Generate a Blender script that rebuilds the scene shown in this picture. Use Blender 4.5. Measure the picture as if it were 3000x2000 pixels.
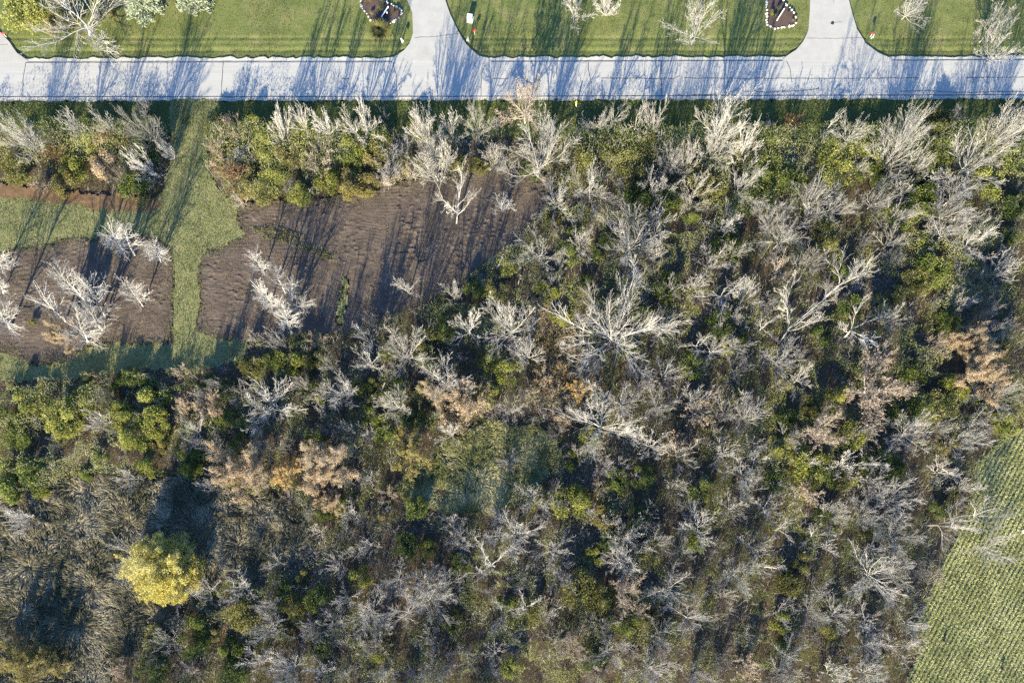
import bpy, bmesh, math, random
import numpy as np
from mathutils import Vector, Matrix, Quaternion, Euler

for o in list(bpy.data.objects):
    bpy.data.objects.remove(o, do_unlink=True)
SC = bpy.context.scene
COL = SC.collection
PI = math.pi

# ------------------------------------------------------------------ camera, sky, sun, exposure
S = 0.0583                      # metres of ground per photo pixel (3000 px wide)
NX, NY, CH = 1580.0, 1560.0, 125.0   # point straight below the drone (photo px) and flying height
def gx(px): return (px - 1500.0) * S
def gy(py): return (1000.0 - py) * S
CAMX, CAMY = gx(NX), gy(NY)
cam_d = bpy.data.cameras.new('drone_camera')
cam = bpy.data.objects.new('drone_camera', cam_d)
COL.objects.link(cam)
cam.location = (CAMX, CAMY, CH)
cam.rotation_euler = (0, 0, 0)              # looks straight down; the frame is shifted as in a rectified survey photo
cam_d.sensor_width = 36.0
cam_d.sensor_fit = 'HORIZONTAL'
cam_d.lens = 36.0 * (CH / S) / 3000.0
cam_d.shift_x = (1500.0 - NX) / 3000.0
cam_d.shift_y = (NY - 1000.0) / 3000.0
cam_d.clip_start = 1.0
cam_d.clip_end = 2000.0
SC.camera = cam

SUN_EL, SUN_AZ = math.radians(18.0), math.radians(14.0)   # shadows run 14 degrees right of up
sd = Vector((-math.sin(SUN_AZ) * math.cos(SUN_EL), -math.cos(SUN_AZ) * math.cos(SUN_EL), math.sin(SUN_EL)))
world = bpy.data.worlds.new('World')
SC.world = world
world.use_nodes = True
wn = world.node_tree.nodes
wn.clear()
sky = wn.new('ShaderNodeTexSky')
sky.sky_type = 'NISHITA'
sky.sun_disc = False
sky.sun_elevation = SUN_EL
sky.sun_rotation = math.atan2(sd.x, sd.y)
sky.air_density = 1.0
sky.dust_density = 0.0
sky.ozone_density = 6.0
bgn = wn.new('ShaderNodeBackground')
bgn.inputs[1].default_value = 0.10
wo = wn.new('ShaderNodeOutputWorld')
world.node_tree.links.new(sky.outputs[0], bgn.inputs[0])
world.node_tree.links.new(bgn.outputs[0], wo.inputs[0])
sun_d = bpy.data.lights.new('sun', 'SUN')
sun_d.energy = 5.0
sun_d.angle = math.radians(0.5)
sun_d.color = (1.0, 0.89, 0.60)
sun = bpy.data.objects.new('sun', sun_d)
COL.objects.link(sun)
sun.rotation_euler = sd.to_track_quat('Z', 'Y').to_euler()
sun.location = (-20, -60, 60)
SC.view_settings.view_transform = 'Standard'
SC.view_settings.look = 'None'
SC.view_settings.gamma = 1.0
SC.view_settings.exposure = 2.5
SC.render.engine = 'CYCLES'
SC.cycles.max_bounces = 4
SC.cycles.diffuse_bounces = 2
SC.cycles.glossy_bounces = 2
SC.cycles.transmission_bounces = 2
SC.cycles.use_denoising = False

rng = np.random.default_rng(11)
rnd = random.Random(5)

# ------------------------------------------------------------------ helpers
def vnoise(x, y, seed=0):
    xi = np.floor(x).astype(np.int64); yi = np.floor(y).astype(np.int64)
    xf = x - xi; yf = y - yi
    u = xf * xf * (3 - 2 * xf); v = yf * yf * (3 - 2 * yf)
    def h(a, b):
        n = (a * 374761393 + b * 668265263 + seed * 974634777) & 0xffffffff
        n = ((n ^ (n >> 13)) * 1274126177) & 0xffffffff
        return ((n ^ (n >> 16)) & 0xffff) / 65535.0
    return (h(xi, yi) * (1 - u) + h(xi + 1, yi) * u) * (1 - v) + (h(xi, yi + 1) * (1 - u) + h(xi + 1, yi + 1) * u) * v

def fbm(x, y, seed=0, oc=4):
    s = 0; a = 0.5; f = 1.0
    for k in range(oc):
        s = s + a * vnoise(x * f, y * f, seed + k * 7); a *= 0.5; f *= 2.03
    return s / (1 - 0.5 ** oc)

def poly_w(pts):
    return np.array([(gx(a), gy(b)) for a, b in pts])

def inside(x, y, poly):
    c = np.zeros(np.shape(x), bool)
    n = len(poly)
    for i in range(n):
        x1, y1 = poly[i]; x2, y2 = poly[(i + 1) % n]
        if y1 == y2: continue
        t = ((y1 > y) != (y2 > y)) & (x < (x2 - x1) * (y - y1) / (y2 - y1) + x1)
        c ^= t
    return c

def mesh_np(name, V, F4=None, F3=None, tint=None, smooth=False):
    """mesh from numpy arrays; tint: one value for each face"""
    me = bpy.data.meshes.new(name)
    V = np.asarray(V, np.float32)
    me.vertices.add(len(V)); me.vertices.foreach_set('co', V.ravel())
    parts, ls, tot = [], [], []
    k = 0
    if F4 is not None and len(F4):
        F4 = np.asarray(F4, np.int32); parts.append(F4.ravel())
        ls.append(np.arange(len(F4)) * 4); k = len(F4) * 4; tot.append(np.full(len(F4), 4))
    if F3 is not None and len(F3):
        F3 = np.asarray(F3, np.int32); parts.append(F3.ravel())
        ls.append(k + np.arange(len(F3)) * 3); tot.append(np.full(len(F3), 3))
    li = np.concatenate(parts).astype(np.int32); st = np.concatenate(ls).astype(np.int32)
    me.loops.add(len(li)); me.loops.foreach_set('vertex_index', li)
    me.polygons.add(len(st)); me.polygons.foreach_set('loop_start', st)
    if smooth: me.polygons.foreach_set('use_smooth', np.ones(len(st), bool))
    if tint is not None:
        at = me.attributes.new('tint', 'FLOAT', 'FACE')
        at.data.foreach_set('value', np.asarray(tint, np.float32))
    me.update(calc_edges=True)
    return me

def ob(name, me, mat=None, parent=None, obj_mat=False):
    o = bpy.data.objects.new(name, me)
    COL.objects.link(o)
    if mat is not None:
        if obj_mat:
            if not me.materials: me.materials.append(None)
            o.material_slots[0].link = 'OBJECT'; o.material_slots[0].material = mat
        elif not me.materials:
            me.materials.append(mat)
    if parent is not None:
        o.parent = parent
        if name in ('twigs', 'foliage', 'branch_tier', 'branches', 'stems', 'branch_wood', 'blades', 'crown_tuft'): o['kind'] = 'stuff'
    return o

def empty(name):
    o = bpy.data.objects.new(name, None)
    o.empty_display_size = 0.3
    COL.objects.link(o)
    return o

def tag(o, label=None, cat=None, group=None, kind=None):
    if label: o['label'] = label
    if cat: o['category'] = cat
    if group: o['group'] = group
    if kind: o['kind'] = kind
    return o

# ------------------------------------------------------------------ materials
def newmat(name):
    m = bpy.data.materials.new(name); m.use_nodes = True
    m.node_tree.nodes.clear()
    return m, m.node_tree.nodes, m.node_tree.links

def ramp(nt, cols, pos=None):
    r = nt.new('ShaderNodeValToRGB')
    e = r.color_ramp.elements
    n = len(cols)
    pos = pos or [i / (n - 1) for i in range(n)]
    while len(e) < n: e.new(0.5)
    for i in range(n):
        e[i].position = pos[i]; e[i].color = (*cols[i], 1)
    return r

def leaf_mat(name, cols, transl=0.25, vary=0.35):
    m, nt, lk = newmat(name)
    at = nt.new('ShaderNodeAttribute'); at.attribute_name = 'tint'
    oi = nt.new('ShaderNodeObjectInfo')
    r = ramp(nt, [tuple(0.66 * q for q in c) for c in cols])
    ad = nt.new('ShaderNodeMath'); ad.operation = 'MULTIPLY_ADD'
    ad.inputs[1].default_value = vary; ad.inputs[2].default_value = -vary / 2
    lk.new(oi.outputs['Random'], ad.inputs[0])
    sm = nt.new('ShaderNodeMath'); sm.operation = 'ADD'
    lk.new(at.outputs['Fac'], sm.inputs[0]); lk.new(ad.outputs[0], sm.inputs[1])
    lk.new(sm.outputs[0], r.inputs[0])
    d = nt.new('ShaderNodeBsdfDiffuse'); t = nt.new('ShaderNodeBsdfTranslucent')
    mx = nt.new('ShaderNodeMixShader'); mx.inputs[0].default_value = transl
    lk.new(r.outputs[0], d.inputs[0]); lk.new(r.outputs[0], t.inputs[0])
    lk.new(d.outputs[0], mx.inputs[1]); lk.new(t.outputs[0], mx.inputs[2])
    out = nt.new('ShaderNodeOutputMaterial'); lk.new(mx.outputs[0], out.inputs[0])
    return m

def noise_mat(name, layers, rough=0.9, bump=0.0, bscale=8.0, stretch=(1, 1, 1), spec=0.2, rotz=0.0):
    """layers: list of (scale, detail, ramp colours, mix factor); the first is the base"""
    m, nt, lk = newmat(name)
    tc = nt.new('ShaderNodeTexCoord'); mp = nt.new('ShaderNodeMapping')
    mp.inputs['Scale'].default_value = stretch
    mp.inputs['Rotation'].default_value = (0, 0, rotz)
    lk.new(tc.outputs['Object'], mp.inputs[0])
    prev = None
    for sc, det, cols, fac in layers:
        n = nt.new('ShaderNodeTexNoise'); n.inputs['Scale'].default_value = sc; n.inputs['Detail'].default_value = det
        n.inputs['Roughness'].default_value = 0.65
        lk.new(mp.outputs[0], n.inputs['Vector'])
        r = ramp(nt, cols, [0.3 + 0.4 * i / (len(cols) - 1) for i in range(len(cols))])
        lk.new(n.outputs['Fac'], r.inputs[0])
        if prev is None: prev = r.outputs[0]
        else:
            mx = nt.new('ShaderNodeMix'); mx.data_type = 'RGBA'; mx.inputs[0].default_value = fac
            lk.new(prev, mx.inputs[6]); lk.new(r.outputs[0], mx.inputs[7]); prev = mx.outputs[2]
    p = nt.new('ShaderNodeBsdfPrincipled')
    p.inputs['Roughness'].default_value = rough
    p.inputs['Specular IOR Level'].default_value = spec
    lk.new(prev, p.inputs['Base Color'])
    if bump:
        n = nt.new('ShaderNodeTexNoise'); n.inputs['Scale'].default_value = bscale; n.inputs['Detail'].default_value = 5
        lk.new(mp.outputs[0], n.inputs['Vector'])
        b = nt.new('ShaderNodeBump'); b.inputs['Strength'].default_value = 1.0; b.inputs['Distance'].default_value = bump
        lk.new(n.outputs['Fac'], b.inputs['Height']); lk.new(b.outputs[0], p.inputs['Normal'])
    out = nt.new('ShaderNodeOutputMaterial'); lk.new(p.outputs[0], out.inputs[0])
    return m

def flat_mat(name, col, rough=0.6, metal=0.0):
    return noise_mat(name, [(6.0, 3, [tuple(c * 0.85 for c in col), tuple(min(1, c * 1.1) for c in col)], 1)], rough=rough, spec=0.4)

def bark_mat(name, a, b):
    m, nt, lk = newmat(name)
    tc = nt.new('ShaderNodeTexCoord'); n = nt.new('ShaderNodeTexNoise')
    n.inputs['Scale'].default_value = 1.7; n.inputs['Detail'].default_value = 5
    lk.new(tc.outputs['Object'], n.inputs['Vector'])
    r = ramp(nt, [tuple(0.62 * q for q in c) for c in (a, b)], [0.35, 0.65]); lk.new(n.outputs['Fac'], r.inputs[0])
    oi = nt.new('ShaderNodeObjectInfo')
    mr = nt.new('ShaderNodeMapRange'); mr.inputs['To Min'].default_value = 0.55; mr.inputs['To Max'].default_value = 1.25
    lk.new(oi.outputs['Random'], mr.inputs['Value'])
    mx = nt.new('ShaderNodeMix'); mx.data_type = 'RGBA'; mx.blend_type = 'MULTIPLY'; mx.inputs[0].default_value = 1.0
    lk.new(r.outputs[0], mx.inputs[6]); lk.new(mr.outputs[0], mx.inputs[7])
    d = nt.new('ShaderNodeBsdfDiffuse'); lk.new(mx.outputs[2], d.inputs[0])
    out = nt.new('ShaderNodeOutputMaterial'); lk.new(d.outputs[0], out.inputs[0])
    return m

M = {}
M['bark_white'] = bark_mat('pale_bark', (0.36, 0.345, 0.335), (0.57, 0.54, 0.52))
M['bark_grey'] = bark_mat('grey_bark', (0.26, 0.25, 0.245), (0.45, 0.43, 0.42))
M['bark_dull'] = bark_mat('dull_twig_bark', (0.22, 0.213, 0.22), (0.41, 0.395, 0.40))
M['bark_tan'] = bark_mat('tan_twig_bark', (0.35, 0.295, 0.25), (0.56, 0.485, 0.42))
M['bark_brown'] = bark_mat('brown_twig_bark', (0.14, 0.095, 0.07), (0.25, 0.17, 0.125))
M['twig_pale'] = bark_mat('pale_twigs', (0.44, 0.415, 0.40), (0.68, 0.64, 0.615))
M['twig_grey'] = bark_mat('grey_twigs', (0.34, 0.325, 0.32), (0.58, 0.55, 0.54))
M['green'] = leaf_mat('green_leaves', [(0.085, 0.112, 0.030), (0.180, 0.220, 0.060), (0.30, 0.33, 0.105)], 0.38)
M['dark'] = leaf_mat('dark_green_leaves', [(0.050, 0.072, 0.026), (0.105, 0.140, 0.046), (0.185, 0.225, 0.078)], 0.35)
M['ygreen'] = leaf_mat('yellow_green_leaves', [(0.165, 0.182, 0.042), (0.33, 0.345, 0.090), (0.49, 0.485, 0.165)], 0.45)
M['olive'] = leaf_mat('olive_leaves', [(0.105, 0.106, 0.036), (0.215, 0.210, 0.075), (0.35, 0.33, 0.14)], 0.38)
M['yellow'] = leaf_mat('yellow_leaves', [(0.19, 0.165, 0.055), (0.35, 0.30, 0.115), (0.50, 0.435, 0.205)], 0.45)
M['brown'] = leaf_mat('brown_leaves', [(0.070, 0.042, 0.020), (0.150, 0.095, 0.048), (0.260, 0.175, 0.095)])
M['tan'] = leaf_mat('tan_leaves', [(0.30, 0.215, 0.14), (0.50, 0.385, 0.265), (0.68, 0.56, 0.42)], 0.45)
M['rust'] = leaf_mat('rust_leaves', [(0.27, 0.20, 0.155), (0.45, 0.355, 0.285), (0.62, 0.51, 0.43)], 0.45)
M['orange'] = leaf_mat('orange_tan_leaves', [(0.40, 0.26, 0.11), (0.60, 0.42, 0.20), (0.72, 0.55, 0.31)], 0.45)
M['spruce'] = leaf_mat('blue_spruce_needles', [(0.160, 0.200, 0.140), (0.360, 0.410, 0.290), (0.56, 0.60, 0.45)], 0.15)
M['bright_yellow'] = leaf_mat('bright_yellow_leaves', [(0.34, 0.29, 0.06), (0.58, 0.51, 0.14), (0.74, 0.66, 0.27)], 0.45)
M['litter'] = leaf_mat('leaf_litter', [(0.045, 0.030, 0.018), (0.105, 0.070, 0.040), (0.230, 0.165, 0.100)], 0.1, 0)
M['brush'] = leaf_mat('undergrowth_leaves', [(0.105, 0.088, 0.060), (0.150, 0.152, 0.062), (0.205, 0.240, 0.076), (0.44, 0.44, 0.155)], 0.4, 0)
M['twigs'] = leaf_mat('undergrowth_twigs', [(0.14, 0.13, 0.125), (0.31, 0.295, 0.285), (0.60, 0.575, 0.56)], 0.0, 0)
M['lawn_blades'] = leaf_mat('lawn_blades', [(0.075, 0.100, 0.030), (0.155, 0.180, 0.060), (0.29, 0.285, 0.125)], 0.25, 0)
M['lane_blades'] = leaf_mat('lane_blades', [(0.090, 0.108, 0.040), (0.185, 0.200, 0.085), (0.38, 0.345, 0.195)], 0.25, 0)
M['marsh_blades'] = leaf_mat('marsh_blades', [(0.075, 0.078, 0.048), (0.180, 0.166, 0.115), (0.42, 0.365, 0.265)], 0.2, 0)
M['clearing_blades'] = leaf_mat('clearing_blades', [(0.110, 0.125, 0.050), (0.27, 0.265, 0.115), (0.52, 0.47, 0.26)], 0.3, 0)
M['meadow_blades'] = leaf_mat('meadow_blades', [(0.110, 0.082, 0.044), (0.240, 0.180, 0.100), (0.42, 0.33, 0.20)], 0.2, 0)
M['crop'] = leaf_mat('crop_leaves', [(0.19, 0.21, 0.085), (0.41, 0.425, 0.185), (0.64, 0.62, 0.34)], 0.25, 0)
M['lawn'] = noise_mat('lawn_turf', [(0.28, 6, [(0.056, 0.078, 0.022), (0.110, 0.130, 0.042), (0.205, 0.180, 0.085)], 1),
                                    (9.0, 6, [(0.030, 0.045, 0.010), (0.135, 0.140, 0.042)], 0.5)], bump=0.05, bscale=14)
M['verge'] = noise_mat('verge_turf', [(0.5, 4, [(0.034, 0.052, 0.013), (0.066, 0.082, 0.022)], 1),
                                      (8.0, 6, [(0.026, 0.036, 0.010), (0.11, 0.115, 0.038)], 0.5)], bump=0.06, bscale=12)
M['lane'] = noise_mat('lane_turf', [(0.45, 5, [(0.100, 0.112, 0.046), (0.165, 0.170, 0.076), (0.255, 0.22, 0.125)], 1),
                                    (7.0, 6, [(0.055, 0.060, 0.020), (0.165, 0.155, 0.062)], 0.5)], bump=0.06, bscale=10)
M['soil'] = noise_mat('tilled_soil', [(0.4, 4, [(0.034, 0.026, 0.024), (0.058, 0.045, 0.040), (0.118, 0.093, 0.076)], 1),
                                      (6.0, 7, [(0.024, 0.019, 0.017), (0.150, 0.118, 0.092)], 0.5)], bump=0.06, bscale=9, rough=1.0, spec=0.05)
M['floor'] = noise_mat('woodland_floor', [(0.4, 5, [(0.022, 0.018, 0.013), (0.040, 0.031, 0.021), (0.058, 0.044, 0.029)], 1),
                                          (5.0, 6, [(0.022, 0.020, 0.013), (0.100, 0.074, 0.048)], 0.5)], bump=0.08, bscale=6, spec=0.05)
M['marsh'] = noise_mat('marsh_ground', [(0.6, 5, [(0.045, 0.040, 0.022), (0.085, 0.070, 0.040)], 1),
                                        (6.0, 6, [(0.030, 0.028, 0.016), (0.13, 0.10, 0.06)], 0.5)], bump=0.08, bscale=6, spec=0.05)
M['field'] = noise_mat('field_soil', [(0.5, 4, [(0.14, 0.14, 0.062), (0.20, 0.19, 0.09)], 1),
                                      (7.0, 5, [(0.040, 0.042, 0.018), (0.130, 0.118, 0.055)], 0.5)], bump=0.06, bscale=8, spec=0.05)
M['mulch_strip'] = noise_mat('leaf_strewn_earth', [(0.5, 5, [(0.075, 0.048, 0.030), (0.125, 0.080, 0.048)], 1),
                                                   (7.0, 6, [(0.045, 0.028, 0.018), (0.20, 0.125, 0.075)], 0.5)], bump=0.06, bscale=8, spec=0.05)
M['road'] = noise_mat('old_asphalt', [(0.5, 5, [(0.215, 0.210, 0.206), (0.31, 0.303, 0.294)], 1),
                                      (40.0, 3, [(0.21, 0.205, 0.20), (0.34, 0.332, 0.322)], 0.35),
                                      (0.9, 3, [(0.235, 0.228, 0.225), (0.31, 0.303, 0.293)], 0.4)], rough=0.85, bump=0.004, bscale=60, stretch=(0.12, 1, 1))
M['drive'] = noise_mat('driveway_asphalt', [(0.5, 5, [(0.225, 0.216, 0.207), (0.30, 0.29, 0.277)], 1),
                                            (30.0, 3, [(0.20, 0.192, 0.184), (0.335, 0.322, 0.308)], 0.35)], rough=0.85, bump=0.004, bscale=50)
M['track'] = noise_mat('tyre_track_asphalt', [(0.6, 5, [(0.235, 0.228, 0.224), (0.295, 0.287, 0.28)], 1),
                                              (40.0, 3, [(0.22, 0.213, 0.21), (0.325, 0.317, 0.31)], 0.35)], rough=0.8, stretch=(0.1, 1, 1))
M['gravel'] = noise_mat('gravel_shoulder', [(3.0, 5, [(0.26, 0.235, 0.205), (0.43, 0.40, 0.36)], 1),
                                            (25.0, 4, [(0.17, 0.15, 0.13), (0.52, 0.49, 0.45)], 0.5)], rough=0.95, bump=0.03, bscale=25)
M['tar'] = flat_mat('crack_tar', (0.05, 0.05, 0.055), 0.5)
M['mulch'] = noise_mat('bed_mulch', [(3.0, 5, [(0.030, 0.020, 0.018), (0.075, 0.050, 0.045)], 1), (25.0, 4, [(0.02, 0.014, 0.012), (0.13, 0.085, 0.07)], 0.5)], bump=0.05, bscale=20)
M['stone'] = noise_mat('border_stone', [(2.5, 4, [(0.30, 0.28, 0.26), (0.55, 0.53, 0.50)], 1), (12.0, 4, [(0.25, 0.22, 0.19), (0.62, 0.60, 0.57)], 0.4)], bump=0.02, bscale=14)
M['white_paint'] = flat_mat('white_paint', (0.75, 0.75, 0.74), 0.5)
M['grey_metal'] = flat_mat('grey_metal', (0.45, 0.46, 0.47), 0.4)
M['red_paint'] = flat_mat('red_paint', (0.60, 0.035, 0.05), 0.45)
M['yellow_paint'] = flat_mat('yellow_paint', (0.75, 0.58, 0.03), 0.5)
M['black_metal'] = flat_mat('black_metal', (0.02, 0.02, 0.022), 0.5)
M['dark_wood'] = flat_mat('dark_wood', (0.045, 0.032, 0.026), 0.8)
M['pale_wood'] = flat_mat('pale_wood', (0.42, 0.33, 0.25), 0.8)

# ------------------------------------------------------------------ regions of the ground (photo px on the ground)
P_SOIL_L = poly_w([(-300, 790), (0, 752), (40, 728), (120, 720), (190, 702), (280, 700), (330, 683), (400, 682), (460, 700), (505, 735), (508, 850),
                   (506, 1005), (420, 1008), (330, 1005), (250, 1018), (190, 1058), (100, 1072), (20, 1030), (-300, 1000)])
P_SOIL_R = poly_w([(700, 606), (800, 588), (960, 582), (1080, 562), (1200, 530), (1330, 507), (1450, 492), (1560, 502), (1640, 530), (1610, 600), (1560, 665),
                   (1480, 740), (1400, 800), (1300, 862), (1230, 900), (1150, 935), (1060, 975), (990, 985), (880, 985), (800, 1002), (720, 1002),
                   (620, 988), (572, 965), (588, 880), (582, 790), (600, 742), (660, 716), (722, 690), (694, 645)])
P_STRIP = poly_w([(-300, 530), (0, 540), (150, 555), (300, 570), (420, 572), (486, 590), (450, 622), (300, 614), (150, 592), (0, 580), (-300, 575)])
P_LANE = poly_w([(-300, 560), (0, 570), (430, 590), (478, 560), (500, 470), (498, 290), (636, 290), (606, 400), (612, 500), (640, 560), (705, 606), (730, 690),
                 (700, 730), (615, 750), (600, 870), (600, 970), (730, 1008), (710, 1050), (640, 1072), (560, 1086), (420, 1082), (300, 1098), (100, 1116), (-300, 1120)])
P_GREEN1 = poly_w([(735, 664), (800, 662), (870, 682), (935, 716), (985, 742), (1000, 770), (960, 766), (900, 740), (830, 712), (760, 700)])
P_GREEN2 = poly_w([(1010, 806), (1022, 830), (1012, 900), (1000, 950), (985, 948), (996, 880)])
P_MARSH1 = poly_w([(-300, 1500), (0, 1440), (150, 1440), (230, 1400), (300, 1385), (420, 1400), (520, 1395), (640, 1420), (760, 1450), (880, 1470), (905, 1540), (880, 1640), (760, 1690),
                   (640, 1700), (570, 1790), (440, 1830), (420, 1900), (330, 1950), (300, 2160), (-300, 2160)])
P_MARSH2 = poly_w([(1160, 1410), (1250, 1370), (1330, 1280), (1420, 1235), (1580, 1250), (1650, 1330), (1570, 1440), (1460, 1500), (1310, 1500), (1200, 1480)])
P_MEADOW = poly_w([(1560, 880), (1660, 870), (1690, 1000), (1790, 1090), (1700, 1170), (1570, 1190), (1545, 1080), (1540, 960)])
P_FIELD = poly_w([(3300, 1160), (3020, 1240), (2920, 1300), (2860, 1360), (2848, 1440), (2830, 1510), (2790, 1600), (2760, 1650), (2720, 1740), (2690, 1810), (2705, 1880),
                  (2668, 1960), (2640, 2160), (3300, 2160)])
P_VERGE = poly_w([(-300, 293), (0, 294), (1600, 291), (3300, 285), (3300, 400), (2900, 396), (2500, 400), (2200, 402), (1900, 408), (1500, 404), (1200, 398), (900, 392), (640, 394), (496, 390),
                  (420, 380), (200, 388), (0, 392), (-300, 392)])
P_LAWN = poly_w([(-300, -260), (3300, -260), (3300, 169), (1500, 171), (-300, 174)])
P_WOODS = poly_w([(-300, 330), (3300, 330), (3300, 2160), (-300, 2160)])
OPEN = [P_SOIL_L, P_SOIL_R, P_LANE, P_FIELD, P_STRIP]
SOFT = [P_MARSH1, P_MARSH2]
BX0, BX1, BY0, BY1 = gx(-300), gx(3300), gy(2160), gy(-260)

def grid_sheet(name, poly, cell, zf, mat, jag=0.35, holes=(), kind='structure', jsc=1.2):
    x0, y0 = poly.min(0); x1, y1 = poly.max(0)
    nx = int((x1 - x0) / cell) + 2; ny = int((y1 - y0) / cell) + 2
    xs = x0 + np.arange(nx) * cell; ys = y0 + np.arange(ny) * cell
    X, Y = np.meshgrid(xs, ys)
    cxs = X[:-1, :-1] + cell / 2; cys = Y[:-1, :-1] + cell / 2
    jx = cxs + (fbm(cxs * jsc, cys * jsc, 3, 3) - 0.5) * 2 * jag; jy = cys + (fbm(cxs * jsc, cys * jsc, 9, 3) - 0.5) * 2 * jag
    keep = inside(jx, jy, poly)
    for h in holes: keep &= ~inside(jx, jy, h)
    Z = zf(X, Y)
    V = np.stack([X, Y, Z], -1).reshape(-1, 3)
    idx = np.arange(nx * ny).reshape(ny, nx)
    F = np.stack([idx[:-1, :-1], idx[:-1, 1:], idx[1:, 1:], idx[1:, :-1]], -1)[keep]
    used = np.unique(F); mp = np.full(len(V), -1); mp[used] = np.arange(len(used))
    o = ob(name, mesh_np(name, V[used], mp[F], smooth=True), mat)
    return tag(o, kind=kind)

# the ground reaches well past the frame
g = bmesh.new()
for a, b in ((-900, -900), (900, -900), (900, 900), (-900, 900)): g.verts.new((a, b, -0.45))
g.faces.new(g.verts)
me = bpy.data.meshes.new('ground'); g.to_mesh(me); g.free()
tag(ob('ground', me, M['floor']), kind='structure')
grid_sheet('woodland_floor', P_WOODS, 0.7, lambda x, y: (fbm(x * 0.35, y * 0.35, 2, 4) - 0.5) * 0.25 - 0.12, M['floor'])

def lawn_z(x, y):
    py = 1000 - y / S + (fbm(x * 0.25, y * 0.25, 31, 3) - 0.5) * 7 
    z = np.full(np.shape(y), -0.10)
    for at, w, d in ((112, 4.0, 0.09), (128, 3.5, 0.05), (148, 5.0, 0.12), (160, 3.0, 0.05)):
        z = z - d * np.exp(-((py - at) / w) ** 2)
    return z + (fbm(x * 0.7, y * 0.7, 21, 4) - 0.5) * 0.09
grid_sheet('lawn', P_LAWN, 0.28, lawn_z, M['lawn'], jag=0.2)
grid_sheet('road_verge', P_VERGE, 0.35, lambda x, y: (fbm(x * 0.8, y * 0.8, 22, 4) - 0.5) * 0.16 - 0.02, M['verge'], jag=0.8)
grid_sheet('grass_lane', P_LANE, 0.3, lambda x, y: (fbm(x * 0.7, y * 0.7, 23, 4) - 0.5) * 0.1 + 0.03, M['lane'], jag=0.5, holes=[P_SOIL_L, P_SOIL_R])
grid_sheet('leaf_strewn_path', P_STRIP, 0.25, lambda x, y: (fbm(x * 1.5, y * 1.5, 24, 4) - 0.5) * 0.14 + 0.09, M['mulch_strip'], jag=0.7)

def soil_z(seed, ax, ay):
    def f(x, y):
        big = (fbm(x * 0.25, y * 0.25, seed, 3) - 0.5) * 0.14
        w = y + 2.2 * fbm(x * 0.06, y * 0.06, seed + 1, 2) * 4 + ax * x
        fur = 0.014 * np.sin(w * 2 * PI / ay) * np.clip(fbm(x * 0.3, y * 0.3, seed + 7, 3) * 3 - 0.9, 0, 1)
        clod = np.maximum(0, fbm(x * 1.5, y * 2.6, seed + 2, 5) - 0.52) * 0.55
        rough = fbm(x * 0.22, y * 0.22, seed + 5, 3)
        fine = (fbm(x * 3.1, y * 3.1, seed + 8, 2) - 0.5) * 0.06
        return 0.05 + big + fur + fine + clod * (0.12 + 0.9 * np.clip(rough * 3 - 1.2, 0, 1))
    return f
grid_sheet('tilled_plot', P_SOIL_L, 0.14, soil_z(40, -0.05, 0.7), M['soil'], jag=1.0, jsc=1.7)
grid_sheet('tilled_plot', P_SOIL_R, 0.14, soil_z(60, 0.18, 0.62), M['soil'], jag=1.0, jsc=1.7, holes=[P_GREEN2])
grid_sheet('grass_strip', P_GREEN2, 0.25, lambda x, y: (fbm(x, y, 25, 3) - 0.5) * 0.1 + 0.12, M['lane'], jag=0.9)
grid_sheet('marsh', P_MARSH1, 0.4, lambda x, y: (fbm(x * 0.6, y * 0.6, 26, 4) - 0.5) * 0.3 + 0.08, M['marsh'], jag=0.9)
grid_sheet('marsh', P_MARSH2, 0.4, lambda x, y: (fbm(x * 0.6, y * 0.6, 27, 4) - 0.5) * 0.3 + 0.08, M['marsh'], jag=0.9)
grid_sheet('dry_meadow', P_MEADOW, 0.4, lambda x, y: (fbm(x * 0.6, y * 0.6, 28, 4) - 0.5) * 0.3 + 0.08, M['marsh'], jag=0.9)
ROW_A = math.radians(62.0)      # the crop rows climb to the upper right
def row_t(x, y): return x * math.sin(ROW_A) - y * math.cos(ROW_A)
grid_sheet('crop_field', P_FIELD, 0.19, lambda x, y: 0.05 + 0.03 * np.cos(row_t(x, y) * 2 * PI / 0.76) + (fbm(x * 0.8, y * 0.8, 29, 4) - 0.5) * 0.12, M['field'], jag=0.8)

# ------------------------------------------------------------------ road, shoulders, driveways
def outline_obj(name, pts, z, mat, jit=0.05, step=0.6, kind='structure', thick=0.0, parent=None):
    w = poly_w(pts)
    out = []
    for i in range(len(w)):
        a, b = w[i], w[(i + 1) % len(w)]
        n = max(1, int(np.hypot(*(b - a)) / step))
        for k in range(n): out.append(a + (b - a) * k / n)
    out = np.array(out)
    out[:, 0] += (fbm(out[:, 0] * 1.3, out[:, 1] * 1.3, 5, 3) - 0.5) * 2 * jit
    out[:, 1] += (fbm(out[:, 0] * 1.3, out[:, 1] * 1.3, 6, 3) - 0.5) * 2 * jit
    bm = bmesh.new()
    vs = [bm.verts.new((p[0], p[1], z)) for p in out]
    f = bm.faces.new(vs)
    if thick:
        r = bmesh.ops.extrude_face_region(bm, geom=[f])
        for v in r['geom']:
            if isinstance(v, bmesh.types.BMVert): v.co.z -= thick
    bmesh.ops.recalc_face_normals(bm, faces=bm.faces[:])
    bmesh.ops.triangulate(bm, faces=[f for f in bm.faces if len(f.verts) > 4])
    me = bpy.data.meshes.new(name); bm.to_mesh(me); bm.free()
    o = ob(name, me, mat, parent)
    if parent is None: tag(o, kind=kind)
    return o

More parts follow.
